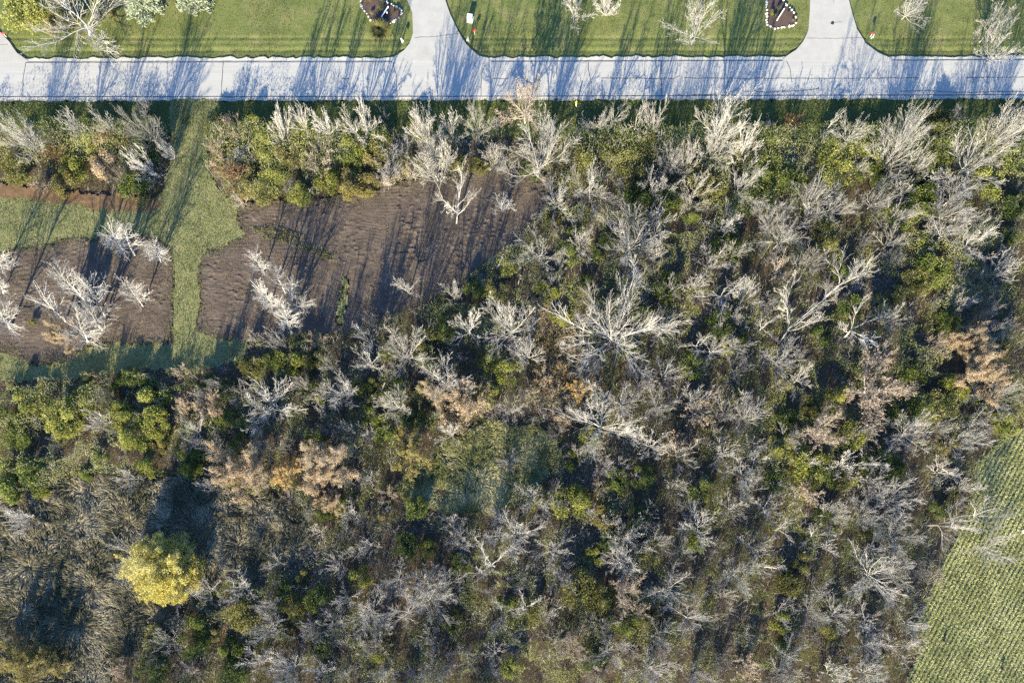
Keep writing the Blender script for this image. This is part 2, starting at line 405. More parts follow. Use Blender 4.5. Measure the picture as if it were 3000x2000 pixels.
outline_obj('gravel_shoulder', [(-300, 171), (1500, 168), (3300, 165), (3300, 186), (-300, 190)], 0.018, M['gravel'], 0.4)
outline_obj('gravel_shoulder', [(-300, 278), (3300, 270), (3300, 289), (1600, 294), (-300, 297)], 0.018, M['gravel'], 0.4)
road = outline_obj('road', [(-300, 182), (1500, 179), (3300, 174), (3300, 280), (1600, 285), (-300, 287)], 0.05, M['road'], 0.06, thick=0.12)
for yy, hw in ((218, 2.6), (203, 5.5), (262, 5.5)):
    outline_obj('wheel_track', [(-300, yy - hw + 1), (3300, yy - hw - 6), (3300, yy + hw - 6), (-300, yy + hw + 1)], 0.0535, M['track'], 0.09, parent=road)
drives = []
drives.append(outline_obj('driveway', [(1180, -260), (1185, -60), (1193, 0), (1208, 38), (1210, 98), (1200, 128), (1183, 149), (1149, 171), (1149, 182), (1436, 181), (1429, 170), (1404, 166), (1366, 132), (1340, 89), (1319, 43), (1304, 0), (1295, -60), (1295, -260)],
                          0.058, M['drive'], 0.06, thick=0.1))
drives.append(outline_obj('driveway', [(2374, -260), (2374, 0), (2372, 47), (2368, 89), (2353, 123), (2332, 147), (2293, 173), (2293, 179), (2616, 178), (2612, 172), (2574, 157), (2536, 128), (2510, 85), (2497, 43), (2487, 0), (2478, -260)],
                          0.058, M['drive'], 0.06, thick=0.1))
drives.append(outline_obj('driveway', [(-300, 60), (-120, 20), (-40, 50), (0, 94), (28, 124), (50, 156), (82, 178), (82, 184), (-300, 187)], 0.058, M['drive'], 0.05, thick=0.1))

def strip(name, pts, width, z, mat, parent, wob=0.05):
    w = poly_w(pts)
    P = []
    for i in range(len(w) - 1):
        n = max(1, int(np.hypot(*(w[i + 1] - w[i])) / 0.35))
        for k in range(n): P.append(w[i] + (w[i + 1] - w[i]) * k / n)
    P.append(w[-1]); P = np.array(P)
    P = P + np.stack([fbm(P[:, 0] * 1.1, P[:, 1] * 1.1, 77, 3) - 0.5, fbm(P[:, 0] * 1.1, P[:, 1] * 1.1, 78, 3) - 0.5], -1) * wob * 4
    T = np.gradient(P, axis=0); T /= np.linalg.norm(T, axis=1)[:, None] + 1e-9
    N = np.stack([-T[:, 1], T[:, 0]], -1)
    ww = (width / 2) * (0.6 + 0.8 * fbm(P[:, 0] * 2, P[:, 1] * 2, 79, 2))[:, None]
    A = P + N * ww; B = P - N * ww; n = len(P)
    V = np.concatenate([np.c_[A, np.full(n, z)], np.c_[B, np.full(n, z)]])
    i = np.arange(n - 1)
    F = np.stack([i, i + n, i + 1 + n, i + 1], -1)
    return ob(name, mesh_np(name, V, F), mat, parent)
CR = [[(76, 185), (70, 220), (63, 283)], [(655, 183), (652, 220), (649, 282)], [(1152, 184), (1162, 225), (1163, 282)], [(1422, 190), (1412, 215), (1408, 282)],
      [(1724, 184), (1724, 205), (1731, 240), (1733, 281)], [(1936, 182), (1938, 281)], [(2305, 181), (2313, 200), (2319, 242)], [(2134, 236), (2128, 279)],
      [(1000, 232), (1024, 232)], [(1446, 231), (1490, 232)], [(1760, 230), (1975, 231), (1992, 222)], [(2005, 230), (2440, 231), (2690, 229)], [(2830, 228), (3100, 227)],
      [(2290, 270), (2340, 267), (2400, 260)], [(2635, 268), (2720, 266), (2800, 272), (3100, 267)], [(2025, 281), (2032, 278), (2160, 279)], [(1984, 277), (2001, 281)],
      [(2232, 280), (2282, 280)], [(2570, 205), (2572, 225)], [(2850, 210), (2852, 245)], [(2175, 268), (2260, 272), (2300, 266)]]
for c in CR: strip('tar_seal', c, 0.11, 0.0575, M['tar'], road)
for c, wd in (([(76, 184.5), (600, 183), (1149, 182.5)], 0.13), ([(1438, 181.5), (2293, 179)], 0.12), ([(2614, 178), (3200, 175)], 0.12), ([(-200, 285), (1000, 284), (1600, 283), (3200, 278)], 0.15)):
    strip('edge_seam', c, wd, 0.0615, M['tar'], road, 0.02)
strip('joint_seam', [(1215, 112), (1270, 108), (1342, 100)], 0.07, 0.062, M['tar'], drives[0])
strip('joint_seam', [(2362, 113), (2440, 114), (2524, 112)], 0.06, 0.062, M['tar'], drives[1])
strip('crack', [(2430, 70), (2445, 68), (2456, 66), (2466, 66)], 0.05, 0.066, M['tar'], drives[1])
strip('crack', [(2440, -8), (2443, 8)], 0.06, 0.062, M['tar'], drives[1])
strip('joint_seam', [(-120, 132), (24, 132)], 0.06, 0.062, M['tar'], drives[2])
P_DRV = [poly_w(p) for p in ([(1180, -260), (1193, 0), (1210, 70), (1200, 128), (1149, 173), (1436, 173), (1366, 132), (1319, 43), (1295, -260)],
                             [(2374, -260), (2370, 89), (2353, 123), (2293, 175), (2612, 175), (2536, 128), (2497, 43), (2478, -260)],
                             [(-300, 60), (-40, 50), (28, 124), (82, 180), (-300, 187)])]

# ------------------------------------------------------------------ blades, leaves and twigs laid out as one mass
def quads(C, U, Wd, tint, name, mat, kind='stuff'):
    """four-sided leaves: centre C, half axes U and Wd"""
    n = len(C)
    V = np.stack([C - U - Wd * 0.5, C - U * 0.2 + Wd * -1.0, C + U, C + U * 0.1 + Wd], 1).reshape(-1, 3)
    F = np.arange(n * 4).reshape(n, 4)
    return tag(ob(name, mesh_np(name, V, F, tint=tint), mat), kind=kind)

def rand_in(polys, n, seed, holes=(), dens=None, box=None):
    r = np.random.default_rng(seed)
    P = np.concatenate(polys); x0, y0 = P.min(0); x1, y1 = P.max(0)
    if box: x0, x1, y0, y1 = box
    out = []
    tot = 0
    while tot < n:
        x = r.uniform(x0, x1, n * 2); y = r.uniform(y0, y1, n * 2)
        k = np.zeros(len(x), bool)
        for p in polys: k |= inside(x, y, p)
        for h in holes: k &= ~inside(x, y, h)
        if dens is not None: k &= r.random(len(x)) < dens(x, y)
        out.append(np.c_[x[k], y[k]]); tot += k.sum()
    return np.concatenate(out)[:n]

FRX0, FRX1, FRY0, FRY1 = gx(-140), gx(3140), gy(2070), gy(-120)
FB = (FRX0, FRX1, FRY0, FRY1)
def unit(a): return a / (np.linalg.norm(a, axis=-1, keepdims=True) + 1e-9)

def grass_mass(name, polys, n, seed, h, w, mat, z0=0.0, holes=(), dens=None, tilt=0.5, zf=None, box=FB):
    p = rand_in(polys, n, seed, holes, dens, box)
    r = np.random.default_rng(seed + 1)
    a = r.uniform(0, 2 * PI, n)
    hh = h * r.uniform(0.5, 1.4, n)
    z = np.full(n, z0) if zf is None else zf(p[:, 0], p[:, 1])
    B = np.c_[p, z]
    ln = np.c_[np.cos(a), np.sin(a), np.zeros(n)] * (hh * tilt * r.uniform(0.2, 1.6, n))[:, None]
    top = B + ln + np.c_[np.zeros((n, 2)), hh]
    b = a + PI / 2 + r.uniform(-0.6, 0.6, n)
    sd_ = np.c_[np.cos(b), np.sin(b), np.zeros(n)] * (w * r.uniform(0.6, 1.3, n))[:, None]
    V = np.stack([B - sd_, B + sd_, top], 1).reshape(-1, 3)
    t = np.clip(fbm(p[:, 0] * 0.35, p[:, 1] * 0.35, seed, 4) * 1.2 - 0.1 + r.normal(0, 0.16, n), 0, 1)
    return tag(ob(name, mesh_np(name, V, None, np.arange(n * 3).reshape(n, 3), tint=t), mat), kind='stuff')

grass_mass('lawn_grass', [P_LAWN], 70000, 100, 0.075, 0.045, M['lawn_blades'], holes=P_DRV, zf=lawn_z)
grass_mass('verge_grass', [P_VERGE], 60000, 101, 0.2, 0.05, M['lawn_blades'], z0=-0.02)
grass_mass('lane_grass', [P_LANE, P_GREEN1, P_GREEN2], 60000, 102, 0.10, 0.05, M['lane_blades'], z0=0.03, holes=[P_SOIL_L, P_SOIL_R])
grass_mass('strip_grass', [P_GREEN1, P_GREEN2], 3500, 103, 0.16, 0.05, M['lane_blades'], z0=0.1, dens=lambda x, y: np.clip(fbm(x, y, 12, 3) * 2.4 - 0.6, 0, 1))
# weeds and stubble that come up along the edges of the tilled plots
grass_mass('plot_stubble', [P_SOIL_L, P_SOIL_R], 26000, 104, 0.12, 0.03, M['meadow_blades'], z0=0.08,
           dens=lambda x, y: np.clip(fbm(x * 0.35, y * 0.35, 13, 3) * 3 - 1.1, 0.05, 1))

# grass that creeps over the rims of the plots
def rim(x, y):
    g = np.random.default_rng(7); n = len(x)
    u, v = x + g.normal(0, 0.9, n), y + g.normal(0, 0.9, n)
    return np.where(inside(u, v, P_SOIL_L) | inside(u, v, P_SOIL_R), 0.0, 1.0)
grass_mass('rim_grass', [P_SOIL_L, P_SOIL_R], 14000, 105, 0.13, 0.045, M['lane_blades'], z0=0.06, dens=rim)

# crop rows
nC = 95000
p = rand_in([P_FIELD], nC, 110, box=FB)
t_ = row_t(p[:, 0], p[:, 1]); k_ = np.round(t_ / 0.76) * 0.76
dlt = (k_ - t_) * rng.uniform(-0.05, 0.85, nC)
p = p + np.c_[math.sin(ROW_A) * dlt, -math.cos(ROW_A) * dlt]
a = rng.uniform(0, 2 * PI, nC); hh = rng.uniform(0.06, 0.34, nC) * (0.55 + 0.8 * fbm(p[:, 0] * 0.3, p[:, 1] * 0.3, 14, 3))
C = np.c_[p, 0.05 + hh]
U = np.c_[np.cos(a), np.sin(a), rng.uniform(-0.3, 0.9, nC)] * rng.uniform(0.07, 0.15, nC)[:, None]
W = np.c_[-np.sin(a), np.cos(a), rng.uniform(-0.4, 0.4, nC)] * rng.uniform(0.03, 0.06, nC)[:, None]
quads(C, U, W, np.clip(fbm(p[:, 0] * 0.4, p[:, 1] * 0.4, 15, 3) + rng.normal(0, 0.2, nC), 0, 1), 'crop_leaves', M['crop'])

# lodged marsh grass: long blades that follow swirls and fans
def lodged(name, polys, n, seed, fans, mat, ln=(0.7, 1.6), lift=0.42, wid=0.034, dens=lambda x, y: np.clip(np.abs(fbm(x * 0.32, y * 0.32, 88, 3) - 0.5) * 14, 0.08, 1)):
    p = rand_in(polys, n, seed, dens=dens)
    r = np.random.default_rng(seed + 3)
    def flow(q):
        x, y = q[:, 0], q[:, 1]
        ang = fbm(x * 0.14, y * 0.14, seed + 5, 2) * 5 * PI + fbm(x * 0.55, y * 0.55, seed + 6, 2) * 2.4
        v = np.c_[np.cos(ang), np.sin(ang)]
        for fx, fy, fr in fans:
            d = q - np.array([gx(fx), gy(fy)]); rr = np.hypot(d[:, 0], d[:, 1]) + 1e-6
            w = np.exp(-(rr / fr) ** 2)[:, None] * 1.8
            v = v * (1 - np.minimum(w, 1)) + (d / rr[:, None]) * w
        return unit(v)
    L = r.uniform(*ln, n)
    tuss = fbm(p[:, 0] * 0.7, p[:, 1] * 0.7, seed + 9, 3)
    zb = np.clip(tuss - 0.3, 0, 1) * 0.9 * lift * 2.0 + 0.08
    pts = [np.c_[p, zb]]
    q = p.copy()
    jit = r.normal(0, 0.28, (n, 2))
    for k in range(3):
        v = unit(flow(q) + jit)
        q = q + v * (L / 3)[:, None]
        z = zb + lift * (0.9, 1.0, 0.35)[k] * r.uniform(0.3, 1.5, n)
        pts.append(np.c_[q, z])
    A = np.stack(pts, 1)
    T = np.gradient(A, axis=1); T[:, :, 2] = 0; T = unit(T)
    N = np.stack([-T[:, :, 1], T[:, :, 0], r.uniform(-0.5, 0.5, (n, 1)) * np.ones((1, 4))], -1)
    w = np.array([0.7, 1.0, 0.8, 0.15])[None, :, None] * wid * r.uniform(0.7, 1.4, n)[:, None, None]
    V = np.stack([A - N * w, A + N * w], 2).reshape(-1, 3)
    base = (np.arange(n) * 8)[:, None, None]
    F = base + np.array([[0, 1, 3, 2], [2, 3, 5, 4], [4, 5, 7, 6]])[None]
    t = np.clip(fbm(p[:, 0] * 0.3, p[:, 1] * 0.3, seed + 2, 4) * 1.9 - 0.42 + r.normal(0, 0.17, n), 0, 1)
    return tag(ob(name, mesh_np(name, V, F.reshape(-1, 4), tint=np.repeat(t, 3)), mat), kind='stuff')
lodged('marsh_grass', [P_MARSH1], 60000, 120, [(235, 1830, 6.5), (270, 1720, 3.5), (600, 1560, 4.0), (90, 1660, 4.0), (380, 1530, 3.5), (60, 1800, 3.5), (700, 1600, 3.5)], M['marsh_blades'])
lodged('marsh_grass', [P_MARSH2], 20000, 130, [(1400, 1400, 4.5), (1500, 1330, 3.0), (1300, 1440, 3.0)], M['clearing_blades'], ln=(0.6, 1.4), lift=0.3)
lodged('meadow_grass', [P_MEADOW], 11000, 140, [], M['meadow_blades'], ln=(0.4, 1.0), lift=0.4)

# the floor of the woods: fallen leaves, low brambles and twigs
HOLES = OPEN + SOFT + [poly_w([(-400, 200), (3400, 200), (3400, 392), (2900, 388), (2300, 392), (1900, 400), (1500, 396), (1200, 390), (900, 384), (640, 386), (420, 372), (200, 380), (-400, 384)])]
def clump(x, y): return fbm(x * 0.28, y * 0.28, 50, 4)
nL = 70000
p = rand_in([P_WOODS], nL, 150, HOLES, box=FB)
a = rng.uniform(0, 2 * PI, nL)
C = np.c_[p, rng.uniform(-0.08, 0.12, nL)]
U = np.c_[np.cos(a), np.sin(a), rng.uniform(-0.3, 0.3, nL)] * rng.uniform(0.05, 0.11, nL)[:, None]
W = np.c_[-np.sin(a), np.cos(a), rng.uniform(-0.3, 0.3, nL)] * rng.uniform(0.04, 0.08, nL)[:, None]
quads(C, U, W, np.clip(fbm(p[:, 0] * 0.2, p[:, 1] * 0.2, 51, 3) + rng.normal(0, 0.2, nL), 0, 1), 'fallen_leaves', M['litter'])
# patches of ground where one kind of bramble prevails: centre, radius (photo px), colour shift, extra height
PATCH = [(240, 1215, 230, 0.62, 0.9), (60, 1390, 90, 0.45, 0.8), (230, 490, 190, 0.50, 0.3), (860, 480, 260, 0.50, 0.2), (1080, 470, 120, 0.35, 0.0), (2500, 470, 120, 0.42, 0.6), (2760, 450, 110, 0.32, 0.4),
         (2900, 530, 90, 0.35, 0.4), (2720, 760, 120, 0.28, 0.5), (2400, 1370, 140, 0.30, 0.5), (2280, 1740, 330, -0.12, 0.0), (2560, 1650, 200, -0.12, 0.0), (1640, 1030, 150, -0.40, -0.8), (2760, 1190, 140, 0.26, 0.4),
         (1690, 1720, 130, 0.24, 0.0), (1480, 1080, 90, 0.32, 0.2), (840, 1060, 80, 0.35, 0.2), (1230, 1760, 170, -0.25, -0.4), (2260, 520, 130, 0.22, 0.5), (2140, 730, 90, 0.18, 0.4), (1670, 1470, 80, 0.30, 0.2),
         (1300, 1160, 110, -0.25, -0.3), (160, 1130, 130, -0.35, -0.6), (2660, 1110, 110, 0.05, 0.5), (1960, 840, 80, 0.2, 0.3), (690, 1800, 110, 0.1, 0.2), (2160, 940, 110, 0.15, 0.2), (1850, 470, 130, 0.05, 0.2)]
def brush_h(x, y):
    """height of the tangle of low bushes: rounded clumps with gaps"""
    n1 = fbm(x * 0.30, y * 0.30, 50, 4)
    b1 = 1 - np.abs(2 * vnoise(x * 0.42 + 3, y * 0.42, 55) - 1)
    k = np.clip((0.6 * n1 + 0.4 * b1 - 0.455) * 5.5, 0, 1)
    hm = 1.0 + 1.9 * vnoise(x * 0.08, y * 0.08, 56)
    px, py = x / S + 1500, 1000 - y / S
    road_side = np.clip((520 - py) / 60, 0, 1) * np.clip((py - 345) / 25, 0, 1) * np.clip(((px < 480) | ((px > 640) & (px < 1140)) | (px > 1560)).astype(float), 0, 1)
    hm = hm + road_side * 2.0
    k = np.maximum(k, road_side * (0.55 + 0.45 * n1))
    for cx_, cy_, cr_, ti_, hb_ in PATCH: hm = hm + hb_ * np.exp(-((px - cx_) ** 2 + (py - cy_) ** 2) / cr_ ** 2)
    mead = inside(x, y, P_MEADOW)
    return k * hm * np.where(mead, 0.35, 1.0)
nB = 500000
p = rand_in([P_WOODS], nB, 160, HOLES, dens=lambda x, y: np.clip(brush_h(x, y) * 0.6, 0.03, 1), box=FB)
hgt = np.maximum(brush_h(p[:, 0], p[:, 1]), 0.2)
a = rng.uniform(0, 2 * PI, nB)
C = np.c_[p, hgt * (1 - 0.6 * rng.uniform(0, 1, nB) ** 2) + rng.normal(0, 0.08, nB)]
U = np.c_[np.cos(a), np.sin(a), rng.uniform(-0.8, 0.8, nB)] * rng.uniform(0.04, 0.085, nB)[:, None]
W = np.c_[-np.sin(a), np.cos(a), rng.uniform(-0.9, 0.9, nB)] * rng.uniform(0.032, 0.065, nB)[:, None]
pt_ = 0.14 * np.clip((p[:, 0] + 5) / 25, 0, 1) * np.clip((p[:, 1] + 25) / 25, 0, 1)
for cx_, cy_, cr_, ti_, hb_ in PATCH: pt_ += ti_ * np.exp(-((p[:, 0] / S + 1500 - cx_) ** 2 + (1000 - p[:, 1] / S - cy_) ** 2) / cr_ ** 2)
quads(C, U, W, np.clip(pt_ + fbm(p[:, 0] * 0.07, p[:, 1] * 0.07, 52, 4) * 1.2 - 0.08 + (vnoise(p[:, 0] * 0.6, p[:, 1] * 0.6, 57) - 0.5) * 0.4 + rng.normal(0, 0.13, nB), 0, 1), 'undergrowth', M['brush'])
nT = 80000
p = rand_in([P_WOODS], nT, 170, HOLES, dens=lambda x, y: np.clip(fbm(x * 0.3, y * 0.3, 53, 4) * 3.2 - 0.9, 0.08, 1), box=FB)
hgt = brush_h(p[:, 0], p[:, 1]) * 0.8 + 0.8 * fbm(p[:, 0] * 0.3, p[:, 1] * 0.3, 53, 4)
a = fbm(p[:, 0] * 0.9, p[:, 1] * 0.9, 58, 2) * 4 * PI + rng.normal(0, 0.7, nT)
C = np.c_[p, hgt * rng.uniform(0.3, 1.15, nT)]
L_ = rng.uniform(0.15, 0.6, nT)
U = np.c_[np.cos(a), np.sin(a), rng.uniform(0.0, 1.8, nT)] * L_[:, None]
W = np.c_[-np.sin(a), np.cos(a), rng.uniform(-0.5, 0.5, nT)] * rng.uniform(0.009, 0.02, nT)[:, None]
quads(C, U, W, np.clip(rng.beta(2, 2.2, nT) * 0.7 + 0.5 * fbm(p[:, 0] * 0.1, p[:, 1] * 0.1, 59, 3), 0, 1), 'undergrowth_twigs', M['twigs'])
# leaves blown over the lawns and the lane
nF = 16000
p = rand_in([P_LAWN, P_VERGE], nF, 180, P_DRV, dens=lambda x, y: np.clip(fbm(x * 0.12, y * 0.12, 54, 3) * 4 - 1.7, 0.02, 1) , box=FB)
a = rng.uniform(0, 2 * PI, nF)
C = np.c_[p, np.full(nF, 0.0) + rng.uniform(-0.03, 0.03, nF)]
U = np.c_[np.cos(a), np.sin(a), rng.uniform(-0.3, 0.3, nF)] * 0.07
W = np.c_[-np.sin(a), np.cos(a), rng.uniform(-0.3, 0.3, nF)] * 0.05
quads(C, U, W, np.clip(rng.normal(0.7, 0.2, nF), 0, 1), 'scattered_leaves', M['litter'])

# ------------------------------------------------------------------ tree builder
def tubes(groups):
    """groups: list of (P (n,k,3), R (n,k), sides) -> verts, quads"""
    Vs, Fs, off = [], [], 0
    for P, R, s in groups:
        P = np.asarray(P, float); R = np.asarray(R, float)
        n, k = R.shape
        T = unit(np.gradient(P, axis=1))
        ref = np.where(np.abs(T[:, :1, 2:3]) > 0.9, np.array([1.0, 0, 0]), np.array([0, 0, 1.0]))
        A = unit(np.cross(T, np.broadcast_to(ref, T.shape))); B = np.cross(T, A)
        th = np.arange(s) * 2 * PI / s
        ring = P[:, :, None, :] + (A[:, :, None, :] * np.cos(th)[None, None, :, None] + B[:, :, None, :] * np.sin(th)[None, None, :, None]) * R[:, :, None, None]
        Vs.append(ring.reshape(-1, 3))
        i = (np.arange(n) * k * s)[:, None, None] + (np.arange(k - 1) * s)[None, :, None] + np.arange(s)[None, None, :]
        j = (np.arange(n) * k * s)[:, None, None] + (np.arange(k - 1) * s)[None, :, None] + ((np.arange(s) + 1) % s)[None, None, :]
        Fs.append((np.stack([i, j, j + s, i + s], -1) + off).reshape(-1, 4))
        off += n * k * s
    return np.concatenate(Vs), np.concatenate(Fs)

def poly_line(r, p, d, L, k, wob, up):
    pts = [np.array(p, float)]; d = np.array(d, float)
    st = L / (k - 1)
    for i in range(k - 1):
        d = d + r.normal(0, wob, 3) + np.array([0, 0, up]); d /= np.linalg.norm(d)
        pts.append(pts[-1] + d * st)
    return np.array(pts)

def side_dir(r, t, ang, az=None):
    ref = np.array([0, 0, 1.0]) if abs(t[2]) < 0.95 else np.array([1.0, 0, 0])
    a = np.cross(t, ref); a /= np.linalg.norm(a); b = np.cross(t, a)
    az = r.uniform(0, 2 * PI) if az is None else az
    return t * math.cos(ang) + (a * math.cos(az) + b * math.sin(az)) * math.sin(ang)

def children(r, line, rad, n, t0, t1, lf, ang, k, wob, up, rf, flat=0.0):
    """side shoots along one line: list of (line, radii)"""
    out = []
    K = len(line) - 1
    L = np.linalg.norm(np.diff(line, axis=0), axis=1).sum()
    for i in range(n):
        t = t0 + (t1 - t0) * (i + r.uniform(0.1, 0.9)) / n
        f = t * K; a = min(int(f), K - 1); u = f - a
        p = line[a] * (1 - u) + line[a + 1] * u
        tg = line[a + 1] - line[a]; tg = tg / np.linalg.norm(tg)
        d = side_dir(r, tg, math.radians(r.uniform(*ang)))
        if d[2] < -0.15: d[2] *= -0.4
        d[2] *= (1 - flat); d /= np.linalg.norm(d)
        ll = L * lf * (1.12 - 0.62 * t) * r.uniform(0.6, 1.2)
        rr = (rad[a] * (1 - u) + rad[a + 1] * u) * rf
        cl = poly_line(r, p, d, ll, k, wob, up)
        out.append((cl, np.linspace(rr, max(rr * 0.28, 0.006), k)))
    return out

def pack(lst, s, rmin):
    if not lst: return []
    by = {}
    for l, rr in lst: by.setdefault(len(l), []).append((l, np.maximum(rr, rmin)))
    return [(np.array([x[0] for x in v]), np.array([x[1] for x in v]), s) for v in by.values()]

def make_bare(seed, nl, el, H=9.0, th=0.22, nb=(9, 12), nt=(6, 8), nq=(2, 4), wob=0.06, up=0.04, tr=0.17, llen=0.8, multi=False, twr=0.0095, flat=0.0):
    r = np.random.default_rng(seed)
    tH = H * th
    trunk = poly_line(r, (0, 0, -0.3), (r.normal(0, .06), r.normal(0, .06), 1), tH + 0.3, 6, 0.05, 0.0)
    tr_r = np.linspace(tr * 1.25, tr * 0.8, 6)
    limbs = []
    az0 = r.uniform(0, 2 * PI)
    tips = []
    for i in range(nl):
        az = az0 + i * 2 * PI / nl * (1.0) + r.normal(0, 0.35)
        e = math.radians(el[0] + (el[1] - el[0]) * (((i * 0.618) % 1.0) + r.uniform(-0.08, 0.08)))
        d = np.array([math.cos(az) * math.cos(e), math.sin(az) * math.cos(e), math.sin(e)])
        p = trunk[-1] if i < nl // 2 + 1 else trunk[r.integers(3, 6)]
        if multi: p = trunk[1] + np.array([math.cos(az), math.sin(az), 0]) * 0.1
        L = H * llen * r.uniform(0.75, 1.1)
        l = poly_line(r, p, d, L, 9, wob, up)
        lr = np.linspace(tr * r.uniform(0.34, 0.5), 0.018, 9)
        b = children(r, l, lr, int(r.integers(*nb)), 0.15, 1.0, 0.5, (20, 48), 6, wob * 1.2, up, 0.62, flat)
        # a second fork near the end of the limb
        tw, tq = [], []
        for bl, br in b:
            t_ = children(r, bl, br, int(r.integers(*nt)), 0.15, 1.0, 0.52, (16, 44), 4, 0.09, 0.03, 0.6)
            tw += t_
            for tl, t_r in t_:
                tq += children(r, tl, t_r, int(r.integers(*nq)), 0.2, 1.0, 0.55, (14, 38), 3, 0.10, 0.02, 0.7)
        tw += children(r, l, lr, 6, 0.5, 1.0, 0.16, (20, 55), 4, 0.14, 0.03, 0.5)
        limbs.append((l, lr, b, tw, tq))
        tips += [x[0] for x in tw] + [x[0] for x in tq]
    V, F = tubes([(trunk[None], tr_r[None], 7)])
    tm = mesh_np('trunk', V, F, smooth=True)
    lm = []
    allb, allt = [], []
    for l, lr, b, tw, tq in limbs:
        V, F = tubes([(l[None], lr[None], 6)] + pack(b, 4, 0.015))
        V2, F2 = tubes(pack(tw, 3, twr * 1.15) + pack(tq, 3, twr))
        lm.append((mesh_np('limb', V, F, smooth=True), mesh_np('twigs', V2, F2)))
        allb.append((V, F)); allt.append((V2, F2))
    def merge(lst, nm):
        o = 0; vs, fs = [], []
        for V, F in lst: vs.append(V); fs.append(F + o); o += len(V)
        return mesh_np(nm, np.concatenate(vs), np.concatenate(fs))
    pts = np.concatenate([np.asarray(t) for t in tips])
    R = np.percentile(np.hypot(pts[:, 0], pts[:, 1]), 88)
    return dict(trunk=tm, limbs=lm, branches=merge(allb, 'branches'), twigs=merge(allt, 'twigs'), R=R, H=np.percentile(pts[:, 2], 97), pts=pts)

def make_poplar(seed, H=10.0, wide=0.2, n=42):
    r = np.random.default_rng(seed)
    l = poly_line(r, (0, 0, -0.3), (0, 0, 1), H + 0.3, 12, 0.02, 0.02)
    lr = np.linspace(0.15, 0.02, 12)
    b = []
    for i in range(n):
        t = 0.16 + 0.82 * (i + r.uniform(0, 1)) / n
        f = t * 11; a = min(int(f), 10); p = l[a] + (l[a + 1] - l[a]) * (f - a)
        az = i * 2.4 + r.normal(0, 0.4); e = math.radians(r.uniform(35, 58))
        L = H * wide * (0.55 + 0.75 * math.sin(PI * min(1, (1.12 - t) * 0.85))) * r.uniform(0.75, 1.2)
        d = np.array([math.cos(az) * math.cos(e), math.sin(az) * math.cos(e), math.sin(e)])
        b.append((poly_line(r, p, d, L, 6, 0.07, 0.04), np.linspace(0.045 * (1.2 - t) + 0.012, 0.016, 6)))
    tw, tq = [], []
    for bl, br in b:
        t_ = children(r, bl, br, 7, 0.2, 1.0, 0.45, (20, 42), 4, 0.08, 0.06, 0.7); tw += t_
        for x, y in t_: tq += children(r, x, y, 3, 0.2, 1.0, 0.5, (16, 38), 3, 0.08, 0.05, 0.8)
    V, F = tubes([(l[None], lr[None], 7)])
    tm = mesh_np('trunk', V, F, smooth=True)
    V, F = tubes(pack(b, 4, 0.018)); bm_ = mesh_np('branches', V, F)
    V, F = tubes(pack(tw, 3, 0.012) + pack(tq, 3, 0.0095)); tm2 = mesh_np('twigs', V, F)
    pts = np.concatenate([x[0] for x in tw])
    return dict(trunk=tm, branches=bm_, twigs=tm2, R=np.percentile(np.hypot(pts[:, 0], pts[:, 1]), 92), H=H, pts=pts, limbs=[])

def make_shrub(seed, n=14, H=3.0, el=(35, 80), twr=0.012):
    r = np.random.default_rng(seed)
    st = []
    for i in range(n):
        az = r.uniform(0, 2 * PI); e = math.radians(r.uniform(*el))
        d = np.array([math.cos(az) * math.cos(e), math.sin(az) * math.cos(e), math.sin(e)])
        p = np.array([math.cos(az), math.sin(az), 0]) * r.uniform(0, 0.25) * H * 0.3
        st.append((poly_line(r, p - np.array([0, 0, 0.1]), d, H * r.uniform(0.7, 1.15), 7, 0.12, 0.0), np.linspace(0.035, 0.012, 7)))
    b, t2 = [], []
    for l, rr in st:
        c = children(r, l, rr, 9, 0.2, 1.0, 0.4, (22, 60), 5, 0.14, 0.0, 0.7); b += c
        for x, y in c: t2 += children(r, x, y, 5, 0.15, 1.0, 0.5, (22, 60), 3, 0.15, 0.0, 0.8)
    V, F = tubes(pack(st, 5, 0.014)); sm = mesh_np('stems', V, F)
    V, F = tubes(pack(b, 3, twr) + pack(t2, 3, twr * 0.85)); tm = mesh_np('twigs', V, F)
    pts = np.concatenate([x[0] for x in t2])
    return dict(stems=sm, twigs=tm, R=np.percentile(np.hypot(pts[:, 0], pts[:, 1]), 92), H=np.percentile(pts[:, 2], 96), pts=pts)

def leaf_cloud(pts, n, size, seed, jit=0.15, name='foliage'):
    r = np.random.default_rng(seed)
    C = pts[r.integers(0, len(pts), n)] + r.normal(0, jit, (n, 3))
    U = unit(r.normal(0, 1, (n, 3))) ; W = unit(np.cross(U, r.normal(0, 1, (n, 3))))
    s = size * r.uniform(0.6, 1.4, n)[:, None]
    V = np.stack([C - U * s - W * s * 0.3, C - U * s * 0.1 - W * s * 0.75, C + U * s, C + U * s * 0.1 + W * s * 0.75], 1).reshape(-1, 3)
    t = np.clip(vnoise(C[:, 0] * 1.1 + 9, C[:, 1] * 1.1 + C[:, 2] * 0.9, seed) * 0.6 + 0.2 + r.normal(0, 0.16, n), 0, 1)
    return mesh_np(name, V, np.arange(n * 4).reshape(n, 4), tint=t)

